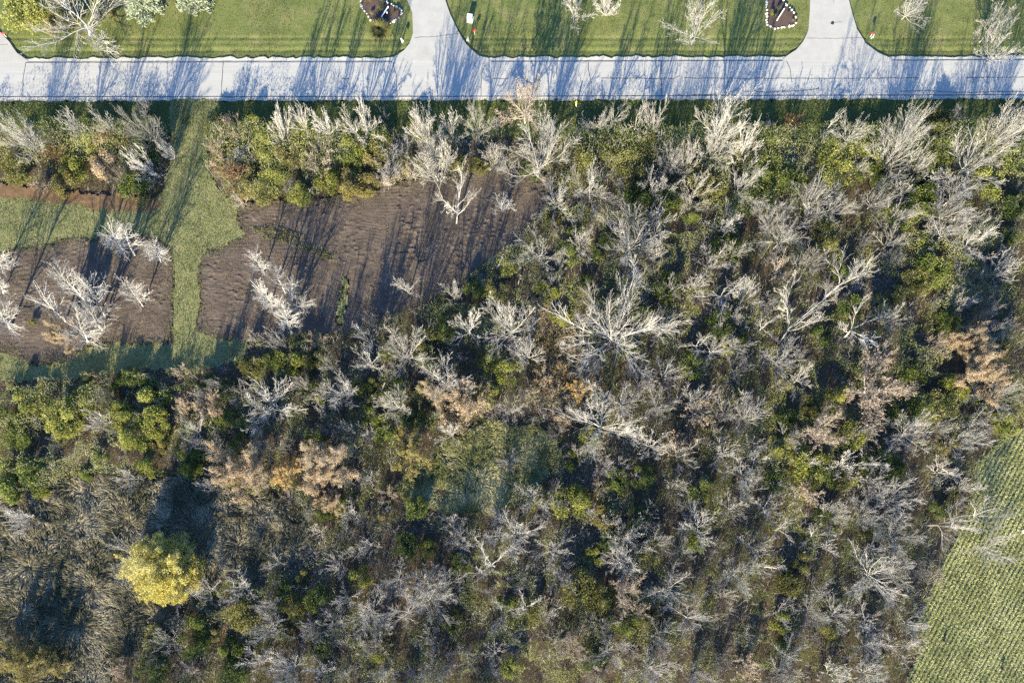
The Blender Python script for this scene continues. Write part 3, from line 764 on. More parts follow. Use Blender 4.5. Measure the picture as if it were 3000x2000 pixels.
def crown_cloud(var, n, size, seed, lumps=26, rad=0.17):
    """leaf masses gathered round points of the crown of a tree"""
    r = np.random.default_rng(seed)
    pts = var['pts']; ext = var['R']
    hi = pts[pts[:, 2] > np.percentile(pts[:, 2], 25)]
    cen = hi[r.integers(0, len(hi), lumps)] * np.array([0.85, 0.85, 0.95])
    k = n // lumps
    P = []
    for c in cen:
        d = unit(r.normal(0, 1, (k, 3))); q = r.uniform(0.2, 1.0, k) ** 0.5
        w = 0.65 + 0.7 * vnoise(d[:, 0] * 2.6 + c[0], d[:, 1] * 2.6 + d[:, 2] * 2.6 + c[1], seed)
        P.append(c + d * (q * w)[:, None] * ext * rad * r.uniform(0.7, 1.35) * np.array([1, 1, 0.8]))
    P = np.concatenate(P); P[:, 2] = np.maximum(P[:, 2], 0.3)
    return leaf_cloud(P, n, size, seed + 1, 0.06)

def make_bush(seed, n=5600, lumps=11, size=0.054, flatness=0.75):
    """unit bush: radius about 1.6, height about 2"""
    r = np.random.default_rng(seed)
    pts = []; stems = []
    for i in range(lumps):
        az = r.uniform(0, 2 * PI); rad = 1.15 * math.sqrt(r.uniform(0, 1))
        c = np.array([math.cos(az) * rad, math.sin(az) * rad, r.uniform(0.75, 1.75) * (1 - 0.28 * rad)])
        rr = r.uniform(0.38, 0.72)
        k = n // lumps
        d = unit(r.normal(0, 1, (k, 3))); q = r.uniform(0.45, 1.0, k) ** 0.5
        d[:, 2] = np.where(d[:, 2] < 0, d[:, 2] * 0.6, d[:, 2])
        w = 0.75 + 0.5 * vnoise(d[:, 0] * 3 + seed, d[:, 1] * 3 + d[:, 2] * 3, seed)
        pts.append(c + d * (q * w)[:, None] * rr * np.array([1, 1, flatness]))
        stems.append((poly_line(r, (r.normal(0, .08), r.normal(0, .08), -0.1), unit(c), np.linalg.norm(c) * 1.02, 5, 0.05, 0.0), np.linspace(0.035, 0.012, 5)))
        for j in range(3):
            e = c + unit(r.normal(0, 1, 3)) * rr * 1.15; e[2] = abs(e[2])
            stems.append((np.linspace(c * 0.7, e, 5) + r.normal(0, 0.03, (5, 3)), np.linspace(0.018, 0.009, 5)))
    P = np.concatenate(pts); P[:, 2] = np.maximum(P[:, 2], 0.08)
    V, F = tubes(pack(stems, 4, 0.008))
    return dict(foliage=leaf_cloud(P, n, size, seed + 1, 0.06), stems=mesh_np('stems', V, F), R=1.6, H=2.1)

SMALL = [make_bare(261, 10, (8, 78), H=4.5, nb=(7, 9), nt=(5, 7), nq=(2, 4), tr=0.11, wob=0.07), make_bare(262, 12, (5, 80), H=4.5, nb=(7, 10), nt=(5, 7), nq=(2, 4), tr=0.1, multi=True),
         make_bare(263, 9, (10, 75), H=4.5, nb=(8, 11), nt=(5, 7), nq=(2, 4), tr=0.12, wob=0.1), make_bare(264, 14, (5, 82), H=4.5, nb=(7, 9), nt=(5, 7), nq=(2, 3), tr=0.1, multi=True, wob=0.05)]
BARE = [make_bare(201, 11, (8, 80), up=0.02), make_bare(202, 10, (12, 78)), make_bare(203, 12, (5, 82), th=0.16), make_bare(204, 9, (10, 75), wob=0.11),
        make_bare(205, 13, (10, 80), multi=True), make_bare(206, 8, (15, 80), th=0.28, wob=0.1), make_bare(207, 11, (5, 70), th=0.2, wob=0.085, llen=0.86)]
GNARL = [make_bare(211, 5, (25, 60), wob=0.17, nb=(8, 11), nt=(5, 7), nq=(3, 4), up=0.0, twr=0.011, tr=0.2), make_bare(212, 4, (30, 65), wob=0.18, nb=(8, 11), nt=(5, 7), nq=(3, 4), up=0.0, twr=0.011, th=0.3),
         make_bare(213, 6, (15, 50), wob=0.16, nb=(8, 10), nt=(5, 7), nq=(3, 4), up=0.04, twr=0.011, tr=0.2)]
FANS = [make_bare(221, 17, (8, 78), th=0.08, nb=(10, 13), nt=(6, 8), nq=(2, 4), wob=0.035, up=0.02, multi=True, llen=0.95, tr=0.19, twr=0.0085)]
POPL = [make_poplar(231, n=34), make_poplar(232, wide=0.24, n=34), make_poplar(233, wide=0.26, n=30), make_poplar(234, wide=0.3, n=30)]
SHRUB = [make_shrub(241), make_shrub(242, n=18, el=(20, 75)), make_shrub(243, n=10, el=(40, 85)), make_shrub(244, n=22, el=(15, 70)), make_shrub(245, n=12, el=(10, 60))]
BUSH = [make_bush(251), make_bush(252, lumps=9), make_bush(253, lumps=15, n=6400), make_bush(254, lumps=8, size=0.06), make_bush(255, lumps=18, n=6600, flatness=0.6), make_bush(256, lumps=13, n=4400)]
LEAFED = {}
def leafed(kind, i, n, size, jit=0.14, rr=60):
    v = (BARE + FANS)[i]
    key = (kind, i)
    if key not in LEAFED: LEAFED[key] = leaf_cloud(v['pts'], int(n * 1.5), size * 0.72, 300 + i, 0.2) if n >= 5000 else leaf_cloud(v['pts'], n, size, 300 + i, jit)
    return LEAFED[key]
SHRUB_LEAF = [leaf_cloud(v['pts'], 900, 0.075, 320 + i, 0.08) for i, v in enumerate(SHRUB)]

# ------------------------------------------------------------------ placing
def at_height(px, py, h):
    """ground position of a thing whose point at height h is seen at this photo pixel"""
    f = (CH - h) / CH
    return CAMX + (gx(px) - CAMX) * f, CAMY + (gy(py) - CAMY) * f

THINGS = []      # (object, phrase, category, group, px, py)
def finish(o, phrase, cat, group, px, py): THINGS.append((o, phrase, cat, group, px, py))

def pose(o, x, y, sx, sz, rz, lean=(0, 0), h=1.0):
    o.location = (x, y, 0)
    q = Quaternion()
    if lean[0] or lean[1]:
        q = Vector((0, 0, 1)).rotation_difference(Vector((lean[0], lean[1], h)).normalized())
    o.rotation_mode = 'QUATERNION'
    o.rotation_quaternion = q @ Quaternion((0, 0, 1), rz)
    o.scale = (sx, sx, sz)

def bare_tree(px, py, r, var, bark, phrase, name='bare_tree', cat='tree', group='bare trees of the woods', split=None, leaf=None, hmul=1.0, rz=None, tip=None, base=None, fixed_h=None):
    k = S * 1.16
    R = r * k
    h = fixed_h or min(12.0, max(3.2, 1.0 * R + 3.2)) * hmul
    R *= (CH - 0.65 * h) / CH
    lean = (0, 0)
    if base is None:
        x, y = at_height(px, py, 0.62 * h)
        lean = (rnd.gauss(0, 0.07) * h, rnd.gauss(0, 0.07) * h) if group not in ('landmark', 'trees still in leaf') else (0, 0)
        x -= lean[0] * 0.6; y -= lean[1] * 0.6
    else:
        x, y = gx(base[0]), gy(base[1])
        tx, ty = at_height(tip[0], tip[1], h * 0.92)
        lean = (tx - x, ty - y)
        m = math.hypot(*lean) / (h * 0.75)
        if m > 1: lean = (lean[0] / m, lean[1] / m)
    tb = {M['bark_white'].name: M['twig_pale'], M['bark_grey'].name: M['twig_grey']}.get(bark.name, bark)
    t = empty(name)
    pose(t, x, y, R / var['R'], h / var['H'], rnd.uniform(0, 2 * PI) if rz is None else rz, lean, h)
    ob('trunk', var['trunk'], bark, t, True)
    if (split if split is not None else r >= 58) and var['limbs']:
        for lm, tm in var['limbs']:
            l = ob('limb', lm, bark, t, True); ob('twigs', tm, tb, l, True)
    else:
        b = ob('branches', var['branches'], bark, t, True); ob('twigs', var['twigs'], tb, b, True)
    if leaf: ob('foliage', leaf[0], leaf[1], t, True)
    finish(t, phrase, cat, group, px, py)
    return t

def shrub(px, py, r, bark, phrase, leaf=None, group='twiggy shrubs of the woods'):
    i = rnd.randrange(len(SHRUB)); v = SHRUB[i]
    R = r * S * 0.95; h = min(5.0, max(1.0, R * 1.25 + 0.6))
    x, y = at_height(px, py, 0.6 * h)
    t = empty('twiggy_shrub')
    pose(t, x, y, R / v['R'], h / v['H'], rnd.uniform(0, 2 * PI))
    ob('stems', v['stems'], bark, t, True); ob('twigs', v['twigs'], bark, t, True)
    if leaf: ob('foliage', SHRUB_LEAF[i], leaf, t, True)
    finish(t, phrase, 'shrub', group, px, py)

def bush(px, py, r, mat, phrase, group='leafy bushes of the woods', hm=1.0):
    v = BUSH[rnd.randrange(len(BUSH))]
    R = r * S * 1.05; h = min(4.2, max(0.9, R * 1.15 + 0.5)) * hm
    x, y = at_height(px, py, 0.55 * h)
    t = empty('leafy_bush')
    pose(t, x, y, R / v['R'], h / v['H'], rnd.uniform(0, 2 * PI))
    ob('foliage', v['foliage'], mat, t, True); ob('stems', v['stems'], M['bark_dull'], t, True)
    finish(t, phrase, 'bush', group, px, py)

def rows(s):
    for e in s.split(';'):
        e = e.strip()
        if e: yield [float(q) if i else q for i, q in enumerate(e.split())]

# B grey bare tree, W pale bare tree, N gnarled pale bare tree, G grey twiggy shrub, P pale tan shrub, K brown shrub, T tan-leaved tree
TREES = """B 47 374 48;B 212 349 30;B 302 344 27;B 412 368 50;G 417 302 24;G 119 404 27;G 157 391 32;W 480 434 18;W 408 480 40;P 119 540 27;P 340 512 34;K 353 398 36;K 161 436 36;
P 629 438 32;P 646 480 36;G 706 442 42;K 680 519 46;P 680 366 42;W 820 349 34;W 876 336 32;W 940 344 33;P 935 442 50;P 935 482 42;P 850 548 24;P 702 587 26;
W 1025 349 30;W 1077 340 42;G 1123 327 28;W 1238 361 46;W 1315 357 32;B 1400 342 48;B 1608 361 32;G 1723 353 32;B 1765 340 28;N 1808 317 36;N 1866 338 40;B 1914 336 42;
B 1255 438 50;W 1251 482 42;B 1300 459 38;P 1200 502 26;G 1140 480 52;G 1183 429 40;P 1128 523 34;B 1570 440 92;G 1476 480 32;G 1468 600 38;B 1629 588 62;B 1731 555 76;
B 1910 544 42;B 1957 540 36;B 1974 468 46;B 1846 638 66;B 1927 638 42;G 1765 502 45;B 2047 62 66;B 2676 12 46;W 2927 149 56;B 2914 66 48;B 1685 17 42;B 1778 0 36;
W 2128 350 80;B 2102 417 52;W 2191 412 40;K 2323 344 30;G 2251 353 26;N 2438 357 30;B 2506 374 46;G 2604 366 34;W 2672 353 46;G 2808 323 28;W 2969 361 66;B 2640 425 76;B 2863 468 86;
G 2489 404 34;P 2353 463 30;G 2370 493 30;W 2187 536 66;B 2017 455 36;B 2391 565 62;B 2463 604 52;B 2574 578 48;B 2808 565 60;B 2795 617 70;G 2957 591 30;B 2276 642 56;G 2026 595 40;
P 748 997 31;B 806 994 22;P 924 1001 39;P 527 1090 31;P 281 1105 26;P 400 1118 14;B 298 1152 20;B 629 1126 22;B 587 1156 26;P 531 1190 30;W 561 1258 47;W 782 1169 76;B 884 1126 27;B 961 1071 28;B 978 1156 46;
B 952 1203 30;G 965 1249 40;B 782 1313 30;G 842 1296 26;G 625 1305 42;W 285 1228 32;G 98 1237 24;G 157 1300 26;G 327 1266 25;B 1574 739 62;B 1187 833 31;B 1327 854 31;W 1370 952 44;W 1497 956 76;W 1544 1033 50;
B 1855 710 86;B 1702 714 46;G 1600 871 26;B 1187 1016 62;P 1111 943 42;G 1162 948 22;B 1072 1058 42;B 1009 1143 46;B 1157 1181 46;B 1021 1262 36;W 1293 1112 62;P 1276 1156 40;P 1374 1177 56;P 1340 1240 42;
P 1591 1105 31;P 1544 1147 40;P 1633 1152 40;W 1744 1139 36;P 1650 1224 31;W 1765 1245 92;B 1825 1177 50;B 1927 1186 50;G 1948 1096 58;G 1876 1118 50;P 1974 1305 46;G 1183 1279 22;
B 2298 693 66;N 2123 854 76;N 2510 960 80;P 2293 786 46;B 2786 676 62;W 2863 701 60;N 2242 956 46;B 2162 1007 42;N 2047 1003 46;B 2094 1022 50;B 2293 1050 60;G 2157 1079 50;B 2825 880 34;
P 2744 1007 42;P 2821 1003 46;B 2893 982 50;B 2901 918 46;G 2957 965 40;W 2668 1271 60;W 2196 1215 50;W 2191 1173 36;P 2047 1203 54;G 2098 1275 54;P 2013 1296 36;B 2208 1309 28;B 2935 1160 58;B 2880 1228 32;G 2859 1275 44;
W 374 1401 36;W 47 1520 36;B 625 1414 36;G 855 1469 26;W 931 1554 24;P 961 1597 31;N 804 1648 31;W 706 1720 43;B 595 1728 36;G 548 1716 28;B 782 1843 56;G 527 1822 30;B 978 1656 32;G 974 1784 40;P 906 1856 26;
G 468 1915 46;W 838 1962 60;B 935 1962 42;P 553 1962 35;W 1077 1405 24;B 1026 1503 31;G 1064 1520 24;P 1136 1448 31;G 1123 1482 26;G 1489 1350 38;W 1561 1465 46;G 1621 1422 24;P 1757 1427 29;G 1327 1529 26;G 1149 1558 40;
W 1072 1597 26;B 1038 1618 22;B 1353 1592 46;G 1468 1520 50;B 1497 1571 70;N 1438 1648 80;W 1625 1614 50;P 1659 1682 40;B 1162 1707 60;B 1247 1707 56;B 1298 1724 50;B 1255 1762 66;W 1085 1801 62;B 1179 1792 62;B 1013 1754 36;G 1361 1716 54;
G 1055 1894 40;B 1255 1869 36;N 1472 1801 50;N 1540 1779 46;B 1604 1792 36;W 1821 1588 56;W 1833 1656 64;B 1935 1588 46;B 1969 1724 70;W 1442 1911 32;B 1765 1835 42;G 1787 1856 32;B 1940 1860 46;G 1629 1886 64;
G 1510 1890 40;G 1370 1950 44;G 1306 1950 40;B 1795 1911 46;P 1850 1911 31;B 1906 1967 66;P 1744 1971 40;G 1136 1967 38;G 1017 1962 36;G 1213 1979 36;N 2221 1350 40;B 2183 1401 56;G 2196 1435 50;W 2476 1358 42;P 2378 1443 46;B 2149 1490 42;
B 2043 1541 56;N 2289 1550 46;N 2391 1567 40;N 2425 1604 40;B 2616 1460 76;B 2540 1516 50;B 2565 1614 46;B 2638 1580 60;N 2808 1533 50;B 2906 1605 62;B 2166 1686 60;W 2565 1694 74;B 2629 1673 46;N 2404 1728 46;N 2272 1660 28;G 2680 1673 44;
N 2289 1792 42;B 2383 1796 50;N 2548 1813 58;B 2463 1805 46;G 2553 1864 54;N 2629 1894 50;P 2689 1873 32;B 2026 1813 56;G 2183 1864 46;G 2115 1924 40;P 2183 1950 46;G 2327 1881 40;B 2310 1928 50;W 2455 1979 42;B 2553 1979 50;
B 2047 1988 44;B 2298 1984 44;G 2816 1456 35;P 2748 1694 30"""
PH = {'B': ('bare_grey', 'bare grey tree'), 'W': ('', 'pale bare tree'), 'N': ('', 'gnarled bare tree')}
for t, px, py, r in rows(TREES):
    if 290 < py < 400: py += 10
    if t in 'GPK':
        bark = {'G': M['bark_dull'], 'P': M['bark_tan'], 'K': M['bark_brown']}[t]
        leaf = {'G': None, 'P': M['tan'] if rnd.random() < 0.45 else None, 'K': M['brown']}[t]
        shrub(px, py, r, bark, {'G': 'grey twiggy shrub', 'P': 'pale tan twiggy shrub', 'K': 'brown twiggy shrub'}[t], leaf)
        continue
    v = GNARL[rnd.randrange(3)] if t == 'N' else (BARE[rnd.randrange(len(BARE))] if r >= 46 else SMALL[rnd.randrange(len(SMALL))])
    bark = M['bark_white'] if t == 'W' else (M['bark_grey'] if t == 'B' else M['bark_white'])
    lawn_tree = py < 200
    bare_tree(px, py, r, v, bark, {'B': 'bare grey tree', 'W': 'pale bare tree', 'N': 'gnarled bare tree'}[t],
              group='bare trees on the lawns' if lawn_tree else 'bare trees of the woods', hmul=1.05 if lawn_tree else (1.55 if py < 420 else (1.3 if py < 520 else (1.6 if 800 < py < 1150 and px < 1400 else 1.0))))

# single trees that stand out
bare_tree(1808, 955, 150, FANS[0], M['bark_white'], 'giant spreading bare tree with the widest crown of the woods', group='landmark', split=True, fixed_h=13.0, rz=0.4)
bare_tree(2380, 890, 80, GNARL[0], M['bark_white'], 'long leaning bare tree reaching up and right over the woods', group='landmark', base=(2285, 1000), tip=(2450, 820), fixed_h=11.5)
bare_tree(2540, 770, 88, GNARL[1], M['bark_white'], 'large leaning bare tree beyond the long leaning one', group='landmark', base=(2415, 872), tip=(2600, 720), fixed_h=11.5)
bare_tree(1355, 590, 58, GNARL[0], M['bark_white'], 'tall crooked bare tree standing alone in the ploughed soil', group='landmark', base=(1338, 655), tip=(1366, 515), fixed_h=12.0)
bare_tree(228, 62, 112, BARE[6], M['bark_white'], 'broad bare tree with low sprawling limbs on the lawn', group='landmark', base=(264, 103), tip=(240, 20), fixed_h=7.5, split=True, rz=2.6)
bare_tree(2830, 1545, 60, GNARL[1], M['bark_grey'], 'bare tree leaning out over the green crop field', group='landmark', base=(2700, 1535), tip=(2880, 1560), fixed_h=9.0)
bare_tree(2900, 1500, 45, GNARL[2], M['bark_grey'], 'slender bare tree stretching sideways over the green crop field', group='landmark', base=(2815, 1510), tip=(2960, 1500), fixed_h=7.5)

def leafy(px, py, r, i, n, size, mat, phrase, bark='bark_tan', h=None, name='leafy_tree', jit=0.16):
    bare_tree(px, py, r, (BARE + FANS)[i], M[bark], phrase, name=name, group='trees still in leaf', leaf=(leafed(mat, i, n, size, jit, r), M[mat]), fixed_h=h)
leafy(1536, 305, 62, 0, 2600, 0.12, 'rust', 'rust-leaved tree overhanging the road edge', h=9.0)
leafy(720, 1377, 74, 1, 20000, 0.12, 'tan', 'broad tan tree in fluffy leaf above the marsh', h=7.0)
leafy(950, 1356, 66, 2, 20000, 0.12, 'tan', 'round tan tree in full leaf right of the orange one', h=7.5)
leafy(838, 1382, 36, 3, 6000, 0.2, 'orange', 'small orange tree between the two tan trees', h=5.5)
leafy(963, 1473, 35, 4, 6000, 0.19, 'tan', 'small pale tan tree below the round tan one', h=4.5)
leafy(1204, 1322, 54, 5, 7000, 0.2, 'yellow', 'pale yellow tree at the edge of the central marsh', h=6.0)
leafy(2570, 1135, 86, 6, 4200, 0.11, 'rust', 'large rusty-tan tree near the slope of dark bushes', h=9.5)
leafy(2408, 1258, 62, 0, 3000, 0.13, 'rust', 'pinkish brown tree below the large rusty one', h=7.5)
leafy(2876, 1084, 62, 1, 1600, 0.10, 'tan', 'pale tan tree near the right edge above the crop field', h=8.5)
leafy(2850, 1000, 44, 2, 1400, 0.10, 'tan', 'sparse tan tree touching the pale tan one', h=8.0)
leafy(1838, 1735, 60, 3, 2200, 0.12, 'rust', 'pinkish tree below the pair of pale bare trees', h=7.5)
leafy(1680, 1886, 46, 4, 2000, 0.12, 'rust', 'small pinkish tree low in the woods', h=5.5)
leafy(349, 1962, 27, 5, 3000, 0.2, 'rust', 'small pinkish tree at the bottom edge of the marsh', h=3.5)
leafy(612, 1190, 38, 6, 4000, 0.17, 'tan', 'small tan tree left of the spiky pale bare tree', h=4.5)
leafy(1352, 1180, 62, 4, 14000, 0.11, 'tan', 'large cream-coloured crown in the pale thicket in the centre', h=6.5)
leafy(1275, 1150, 44, 0, 9000, 0.11, 'tan', 'smaller cream crown left of the large cream one', h=6.0)
leafy(1701, 1139, 31, 0, 3000, 0.2, 'orange', 'small orange-yellow tree below the giant bare tree', h=4.5)
leafy(179, 975, 36, 1, 3500, 0.16, 'tan', 'tan tree among the white poplars in the tilled plot', h=6.5)
leafy(51, 1945, 58, 2, 7000, 0.18, 'yellow', 'yellow-tan tree in the bottom corner of the marsh', h=5.5)
leafy(140, 1950, 44, 3, 5000, 0.18, 'yellow', 'yellow-tan tree beside the one in the marsh corner', h=5.0)

# the bright yellow tree
vy = make_bare(271, 15, (12, 82), th=0.15, nb=(10, 12), nt=(5, 7), nq=(2, 3), multi=True, llen=0.8)
yp = vy['pts'][np.hypot(vy['pts'][:, 0], vy['pts'][:, 1]) < vy['R'] * 0.98]
yr = np.random.default_rng(274)
d_ = unit(yr.normal(0, 1, (9000, 3))); d_[:, 2] = np.abs(d_[:, 2])
yq = d_ * (vy['R'] * 0.93 * yr.uniform(0.55, 1, 9000) ** 0.4 * (0.72 + 0.5 * vnoise(d_[:, 0] * 5 + 9, d_[:, 1] * 5 + d_[:, 2] * 5, 275)))[:, None] * np.array([1, 1, 0.75]) + np.array([0, 0, vy['H'] * 0.18])
ym = leaf_cloud(np.concatenate([yp[yr.integers(0, len(yp), 9000)], yq]), 44000, 0.08, 272, 0.14)
bare_tree(462, 1668, 96, vy, M['bark_grey'], 'big bright yellow tree in full leaf standing in the marsh', name='yellow_tree', group='trees still in leaf', leaf=(ym, M['bright_yellow']), fixed_h=8.5)

# white poplars of the tilled plots: base, tip
POP = [(275, 908, 182, 801, 38, 1), (308, 928, 272, 832, 40, 3), (193, 942, 134, 877, 38, 2), (300, 968, 255, 905, 36, 2), (258, 1000, 252, 960, 46, 3), (420, 897, 382, 839, 30, 1), (361, 732, 337, 674, 36, 2),
       (396, 748, 375, 677, 31, 0), (472, 768, 455, 718, 26, 1), (440, 764, 432, 738, 16, 0), (12, 800, 2, 750, 28, 1), (30, 962, 8, 905, 46, 3), (775, 800, 748, 756, 26, 1), (837, 858, 810, 794, 26, 0),
       (856, 880, 858, 832, 25, 1), (796, 882, 762, 846, 28, 2), (848, 903, 796, 884, 25, 2), (861, 906, 903, 887, 24, 2), (846, 962, 841, 920, 30, 3), (10, 860, -6, 820, 18, 0)]
for bx, by, tx, ty, r, v in POP:
    h = 11.0 if r > 27 else 8.0
    if r < 20: h = 5.0
    px, py = tx * 0.55 + bx * 0.45, ty * 0.55 + by * 0.45
    bare_tree(px, py, r * 1.05, POPL[v], M['bark_white'], 'white poplar', name='poplar_tree', group='white poplars in the tilled plots', base=(bx, by), tip=(tx, ty), fixed_h=h, split=False)

# green, d dark, y yellow-green, o olive, l yellow, b brown
BUSHES = """l 183 531 42;y 251 408 36;b 302 404 36;b 293 472 44;g 391 548 46;d 425 425 46;y 213 489 42;o 43 497 42;o 629 372 34;y 744 361 27;y 867 366 30;y 774 425 42;l 842 451 42;y 799 502 42;y 957 527 42;l 723 553 32;o 774 565 36;
y 876 565 36;y 1043 417 46;g 1026 480 42;y 1106 408 36;l 1085 455 40;l 1026 536 46;l 1077 540 36;o 1744 442 58;o 1850 468 58;o 1702 421 40;o 1893 425 44;d 1872 574 50;g 1948 587 46;o 2757 353 42;y 2446 438 52;y 2451 489 56;y 2553 468 52;g 2540 502 40;
y 2765 438 46;g 2723 472 42;d 2714 536 46;y 2901 527 52;g 2706 595 52;g 2668 553 42;d 2974 595 46;d 2969 451 46;g 2281 510 56;g 2323 523 44;g 2238 506 44;o 2042 519 50;o 2085 553 44;d 2183 587 46;g 2238 570 42;g 2247 404 32;o 2204 459 42;g 2638 629 46;
y 844 1063 46;g 806 1058 34;o 734 1073 37;g 255 1105 22;y 330 1147 15;y 72 1169 38;o 115 1190 32;y 183 1215 52;y 238 1177 42;y 170 1258 42;y 208 1245 34;y 451 1177 56;y 353 1203 36;y 366 1237 42;y 395 1266 56;y 451 1245 46;l 463 1309 26;g 43 1279 42;g 26 1220 34;
d 383 1100 32;d 340 1113 28;d 434 1130 32;d 595 1118 34;g 663 1139 32;g 650 1220 36;g 697 1305 36;y 714 1232 27;d 901 1135 34;y 1489 786 27;o 1451 854 36;g 1391 846 32;g 1306 965 37;y 1285 930 23;o 1238 990 42;d 1255 1050 42;y 1604 858 36;y 1638 922 34;g 1663 739 40;y 1089 1126 22;
g 1166 1135 26;g 1140 1169 30;y 1425 1156 40;y 1442 1062 36;y 1489 1088 46;g 1884 922 32;g 1952 837 46;y 1731 1279 36;g 1128 1275 34;g 1085 1220 34;d 1213 1220 38;g 2778 939 36;g 2736 782 56;g 2714 731 42;o 2697 816 46;y 2451 1147 36;g 2680 1109 42;d 2663 1075 38;y 2799 1143 46;
y 2510 1275 46;y 2289 1301 42;o 2298 1105 38;g 2030 1071 42;o 2753 1194 50;g 2702 1190 42;d 2646 1211 40;o 2383 1190 36;l 2778 1296 38;y 2948 1241 42;o 2425 688 42;l 2391 739 22;g 2128 726 46;d 2115 943 46;y 2183 994 26;y 2140 1020 26;
g 43 1397 76;y 110 1418 40;y 425 1376 36;g 553 1358 46;g 574 1843 40;d 565 1886 46;o 702 1801 52;o 459 1873 42;o 850 1775 42;g 927 1758 40;g 829 1733 32;d 446 1962 52;d 680 1971 44;g 948 1494 32;y 1672 1473 58;y 1700 1450 34;l 1774 1516 40;y 1740 1635 32;y 1055 1686 36;o 1689 1716 56;g 1825 1822 46;
o 1757 1758 50;y 1497 1954 36;d 1867 1520 42;g 1808 1410 38;g 1884 1397 38;d 1187 1597 42;y 1255 1605 28;l 1119 1503 20;g 1349 1656 34;g 1480 1758 32;d 1323 1822 36;o 1884 1801 42;d 1740 1928 40;y 2055 1439 42;y 2374 1358 60;g 2404 1397 44;o 2468 1397 50;d 2574 1350 46;g 2616 1367 40;
d 2276 1409 36;d 2757 1490 32;g 2417 1512 32;o 2315 1707 42;o 2349 1648 34;y 2289 1826 36;g 2043 1584 36;o 2434 1839 36;o 93 946 12;y 60 25 62;o 190 40 46;l 150 70 32;y 120 15 40;o 300 30 34"""
MB = {'g': (M['green'], 'green leafy bush'), 'd': (M['dark'], 'dark green bush'), 'y': (M['ygreen'], 'yellow-green bush'), 'o': (M['olive'], 'olive leafy bush'), 'l': (M['yellow'], 'yellow leafy bush'), 'b': (M['tan'], 'tan leafy bush')}
taken = []
for t, px, py, r in rows(BUSHES):
    bush(px, py, r, MB[t][0], MB[t][1], group='leafy bushes of the woods' if py > 200 else 'bushes on the lawn')
    taken.append((px, py, r))
# smaller bushes that fill the gaps between them
nfill = 0; tries = 0
while nfill < 300 - len(taken) and tries < 9000:
    tries += 1
    px, py = rnd.uniform(10, 2990), rnd.uniform(365, 1985)
    x, y = np.array([gx(px)]), np.array([gy(py)])
    if any(inside(x, y, q)[0] for q in OPEN + SOFT + [P_MEADOW]): continue
    if px < 560 and 1060 < py < 1110: continue
    r = rnd.uniform(22, 40)
    if any((px - a) ** 2 + (py - b) ** 2 < (0.8 * (r + c)) ** 2 for a, b, c in taken): continue
    w = 'dgdoodg' if px > 1500 else ('ygool' if py < 620 else 'dgdoogy')
    t = w[rnd.randrange(len(w))]
    bush(px, py, r, MB[t][0], MB[t][1])
    taken.append((px, py, r)); nfill += 1

def in_woods(px, py):
    x, y = np.array([gx(px)]), np.array([gy(py)])
    return not any(inside(x, y, q)[0] for q in OPEN + SOFT + [P_MEADOW])
crowns = [(e[4], e[5], 34) for e in THINGS if e[2] == 'tree']
nft = nfs = tries = 0
while (nft < 60 or nfs < 90) and tries < 20000:
    tries += 1
    px, py = rnd.uniform(20, 2990), rnd.uniform(430, 1990)
    if not in_woods(px, py) or (px < 560 and py < 1420) or (px < 1150 and py < 640): continue
    if nft < 60:
        r = rnd.uniform(30, 48)
        if any((px - a) ** 2 + (py - b) ** 2 < 62 ** 2 for a, b, c in crowns): continue
        bare_tree(px, py, r, SMALL[rnd.randrange(4)], M['bark_grey'], 'slim bare grey tree'); nft += 1
    else:
        r = rnd.uniform(22, 38)
        if any((px - a) ** 2 + (py - b) ** 2 < 44 ** 2 for a, b, c in crowns): continue
        shrub(px, py, r, M['bark_dull'], 'thin grey twiggy shrub'); nfs += 1
    crowns.append((px, py, r))

nW = 60000
r_ = np.random.default_rng(400)
cw = np.c_[r_.uniform(gx(-250), gx(1500), 70), r_.uniform(gy(2330), gy(2090), 70), r_.uniform(2.5, 7.0, 70)]
cw = cw[(cw[:, 1] < gy(2100))]
ci = r_.integers(0, len(cw), nW)
C = cw[ci] + unit(r_.normal(0, 1, (nW, 3))) * (r_.uniform(0.2, 1, nW) ** 0.5 * 2.4)[:, None]
C[:, 2] = np.maximum(C[:, 2], 0.2)
a = r_.uniform(0, 2 * PI, nW)
U = np.c_[np.cos(a), np.sin(a), r_.uniform(-0.8, 0.8, nW)] * r_.uniform(0.08, 0.2, nW)[:, None]
W = np.c_[-np.sin(a), np.cos(a), r_.uniform(-0.9, 0.9, nW)] * r_.uniform(0.04, 0.09, nW)[:, None]
quads(C, U, W, r_.uniform(0, 1, nW), 'woods_beyond', M['brush'])

